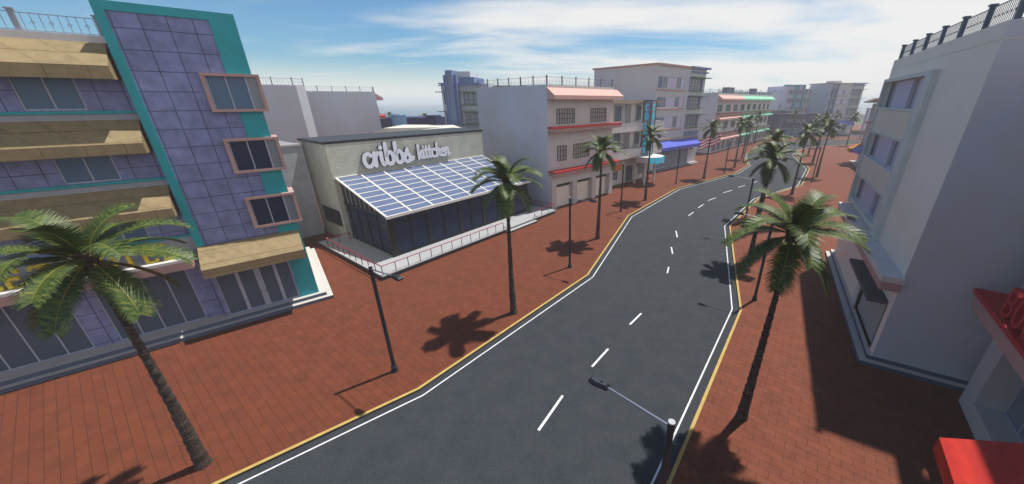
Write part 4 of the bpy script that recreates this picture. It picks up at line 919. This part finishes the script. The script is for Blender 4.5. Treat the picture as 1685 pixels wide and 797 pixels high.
LAMPS = [
 (-9.68, 15.25, -32, 'dark street lamp in front of the corner of the brick restaurant terrace'),
 (.2, 28.3, -30, 'street lamp on the left pavement at the right end of the restaurant terrace'),
 (7.3, 45.6, -42, 'street lamp in front of the garages, just left of the COLONY sign'),
 (19.8, 62.6, -50, 'street lamp in front of the long blue awning'),
 (32.9, 72.7, -50, 'street lamp between two palms in front of the salmon awning block'),
 (43.4, 86.6, -45, 'hazy street lamp beyond the palms of the salmon awning block'),
 (60.2, 119.5, -40, 'far street lamp before the mint awning row'),
 (2.62, 6.35, 142, 'nearest street lamp, seen from above at the bottom of the picture, arm over the road'),
 (14.2, 22.7, 146, 'street lamp on the right pavement behind the nearest large palm'),
 (19.6, 36.3, 150, 'street lamp on the right kerb just left of the second and third palms'),
 (45.6, 64.1, 140, 'street lamp on the right pavement at the outside of the wide bend'),
 (58.9, 84.0, 160, 'far street lamp on the right kerb beyond the bend'),
]
for i, (x, y, rz, lab) in enumerate(LAMPS):
    if i == 0: lamp0.location = (x, y, 0); lamp0.rotation_euler = (0, 0, R(rz)); lamp0['label'] = lab
    else: copy_thing(lamp0, (x, y, 0), rz, lab)

# ------------------------------------------------------------------ the striped flag
FL = thing('flag', 'red and white striped flag hanging from a slanted pole on the salmon awning block', 'flag', (37.3, 87.6, 0), 170)
mb = MB(); nx = 16; ns = 7
for j in range(ns):
    for i in range(nx):
        q = []
        for (a, b) in ((i, j), (i + 1, j), (i + 1, j + 1), (i, j + 1)):
            x = a / nx * 4.6; z = b / ns * 2.6; q.append((x, .18 * math.sin(x * 2.2), 4.4 - x * .38 + z + .14 * math.sin(x * 2.6)))
        mb.face(q, 'flag_red' if j % 2 == 0 else 'flag_white')
mb.build('cloth', FL, True); MB().tube((4.75, 0, 1.6), (4.6, 0, 5.6), .06, .05, 'iron', 8).tube((4.7, 0, 2.2), (4.8, -2.0, 1.0), .05, .05, 'iron', 6).build('flagpole', FL)

# ------------------------------------------------------------------ air, light, sky, camera
hz = MB().box(-6050, 6050, -260, 7050, -3.6, 26, 'sand').build('haze'); structure(hz, 'stuff')
m = bpy.data.materials.new('haze'); m.use_nodes = True; nt = m.node_tree; nt.nodes.remove(nt.nodes['Principled BSDF'])
v = nt.nodes.new('ShaderNodeVolumePrincipled'); v.inputs['Color'].default_value = (.97, .985, 1, 1); v.inputs['Density'].default_value = HAZE; v.inputs['Anisotropy'].default_value = 0
nt.links.new(v.outputs[0], nt.nodes['Material Output'].inputs['Volume']); hz.data.materials.clear(); hz.data.materials.append(m)

sun = bpy.data.lights.new('sun', 'SUN'); sun.energy = SUN; sun.angle = R(.9); sun.color = (1, .955, .89)
so = bpy.data.objects.new('sun', sun); col.objects.link(so); so.location = (60, 50, 200)
dirv = Vector((math.cos(R(SAZ)) * math.cos(R(SEL)), math.sin(R(SAZ)) * math.cos(R(SEL)), math.sin(R(SEL))))
so.rotation_euler = dirv.to_track_quat('Z', 'Y').to_euler()

w = bpy.data.worlds.new('World'); scn.world = w; w.use_nodes = True; nt = w.node_tree; L = nt.links
bg = nt.nodes['Background']; bg.inputs['Strength'].default_value = SKY
sky = N(nt, 'ShaderNodeTexSky', sky_type='NISHITA', sun_disc=False); sky.sun_elevation = R(SEL); sky.sun_rotation = R(90 - SAZ); sky.air_density = 1.0; sky.dust_density = .6; sky.ozone_density = 1.2
tc = N(nt, 'ShaderNodeTexCoord'); sp = N(nt, 'ShaderNodeSeparateXYZ'); L.new(tc.outputs['Generated'], sp.inputs[0])
zc = N(nt, 'ShaderNodeMath', operation='MAXIMUM'); L.new(sp.outputs['Z'], zc.inputs[0]); zc.inputs[1].default_value = 0
za = N(nt, 'ShaderNodeMath', operation='ADD'); L.new(zc.outputs[0], za.inputs[0]); za.inputs[1].default_value = .09
dv = N(nt, 'ShaderNodeVectorMath', operation='DIVIDE'); cb = N(nt, 'ShaderNodeCombineXYZ')
for i in range(3): L.new(za.outputs[0], cb.inputs[i])
L.new(tc.outputs['Generated'], dv.inputs[0]); L.new(cb.outputs[0], dv.inputs[1])
mp = N(nt, 'ShaderNodeMapping'); mp.inputs['Rotation'].default_value = (0, 0, R(-24)); mp.inputs['Scale'].default_value = (.55, 1.15, 0); mp.inputs['Location'].default_value = (CLX, CLY, 0)
L.new(dv.outputs[0], mp.inputs['Vector'])
n1 = N(nt, 'ShaderNodeTexNoise', Scale=.80, Detail=9, Roughness=.55, Distortion=.35); L.new(mp.outputs[0], n1.inputs['Vector'])
n2 = N(nt, 'ShaderNodeTexNoise', Scale=.28, Detail=3, Roughness=.5); L.new(mp.outputs[0], n2.inputs['Vector'])
# more cloud towards the sun's side and the horizon
dt = N(nt, 'ShaderNodeVectorMath', operation='DOT_PRODUCT'); L.new(tc.outputs['Generated'], dt.inputs[0]); dt.inputs[1].default_value = (.85, .0, -1.2)
s1 = N(nt, 'ShaderNodeMath', operation='MULTIPLY_ADD'); L.new(dt.outputs['Value'], s1.inputs[0]); s1.inputs[1].default_value = .30; L.new(n1.outputs[0], s1.inputs[2])
s2 = N(nt, 'ShaderNodeMath', operation='MULTIPLY_ADD'); L.new(n2.outputs[0], s2.inputs[0]); s2.inputs[1].default_value = .35; L.new(s1.outputs[0], s2.inputs[2])
mr = N(nt, 'ShaderNodeMapRange', interpolation_type='SMOOTHSTEP'); mr.inputs['From Min'].default_value = C0; mr.inputs['From Max'].default_value = C1; mr.inputs['To Max'].default_value = .95; L.new(s2.outputs[0], mr.inputs['Value'])
hzr = N(nt, 'ShaderNodeMapRange', interpolation_type='SMOOTHSTEP'); hzr.inputs['From Min'].default_value = .10; hzr.inputs['From Max'].default_value = .0; hzr.inputs['To Max'].default_value = .92; L.new(sp.outputs['Z'], hzr.inputs['Value'])
ovh = N(nt, 'ShaderNodeMapRange', interpolation_type='SMOOTHSTEP'); ovh.inputs['From Min'].default_value = .30; ovh.inputs['From Max'].default_value = .60; ovh.inputs['To Max'].default_value = .05; L.new(sp.outputs['Z'], ovh.inputs['Value'])
mx0 = N(nt, 'ShaderNodeMath', operation='MAXIMUM'); L.new(mr.outputs[0], mx0.inputs[0]); L.new(ovh.outputs[0], mx0.inputs[1])
mxf = N(nt, 'ShaderNodeMath', operation='MAXIMUM'); L.new(mx0.outputs[0], mxf.inputs[0]); L.new(hzr.outputs[0], mxf.inputs[1])
mx = N(nt, 'ShaderNodeMix', data_type='RGBA'); L.new(mxf.outputs[0], mx.inputs['Factor']); 
tint = N(nt, 'ShaderNodeMix', data_type='RGBA', blend_type='MULTIPLY'); tint.inputs['Factor'].default_value = 1; L.new(sky.outputs[0], tint.inputs['A']); tz = N(nt, 'ShaderNodeMapRange', interpolation_type='SMOOTHSTEP'); tz.inputs['From Min'].default_value = .22; tz.inputs['From Max'].default_value = .45; L.new(sp.outputs['Z'], tz.inputs['Value'])
tm = N(nt, 'ShaderNodeMix', data_type='RGBA'); L.new(tz.outputs[0], tm.inputs['Factor']); tm.inputs['A'].default_value = SKYTINT; tm.inputs['B'].default_value = (.34, .52, .66, 1); L.new(tm.outputs['Result'], tint.inputs['B'])
L.new(tint.outputs['Result'], mx.inputs['A'])
mx.inputs['B'].default_value = CLOUD
L.new(mx.outputs['Result'], bg.inputs['Color'])

cam = bpy.data.cameras.new('camera'); co = bpy.data.objects.new('camera', cam); col.objects.link(co); scn.camera = co
co.location = (0, 0, 14); co.rotation_euler = (R(90 - 22.139), 0, 0)
cam.sensor_fit = 'HORIZONTAL'; cam.sensor_width = 36; cam.lens = 569 / 1685 * 36; cam.shift_x = -(934 - 842.5) / 1685
cam.clip_start = .1; cam.clip_end = 20000
vs = scn.view_settings; vs.view_transform = 'Standard'; vs.look = 'None'; vs.exposure = EXPO; vs.gamma = 1; vs.use_curve_mapping = False
scn.cycles.volume_bounces = 3; scn.cycles.max_bounces = 8; scn.cycles.diffuse_bounces = 4
scn.render.resolution_x = 1024; scn.render.resolution_y = 484
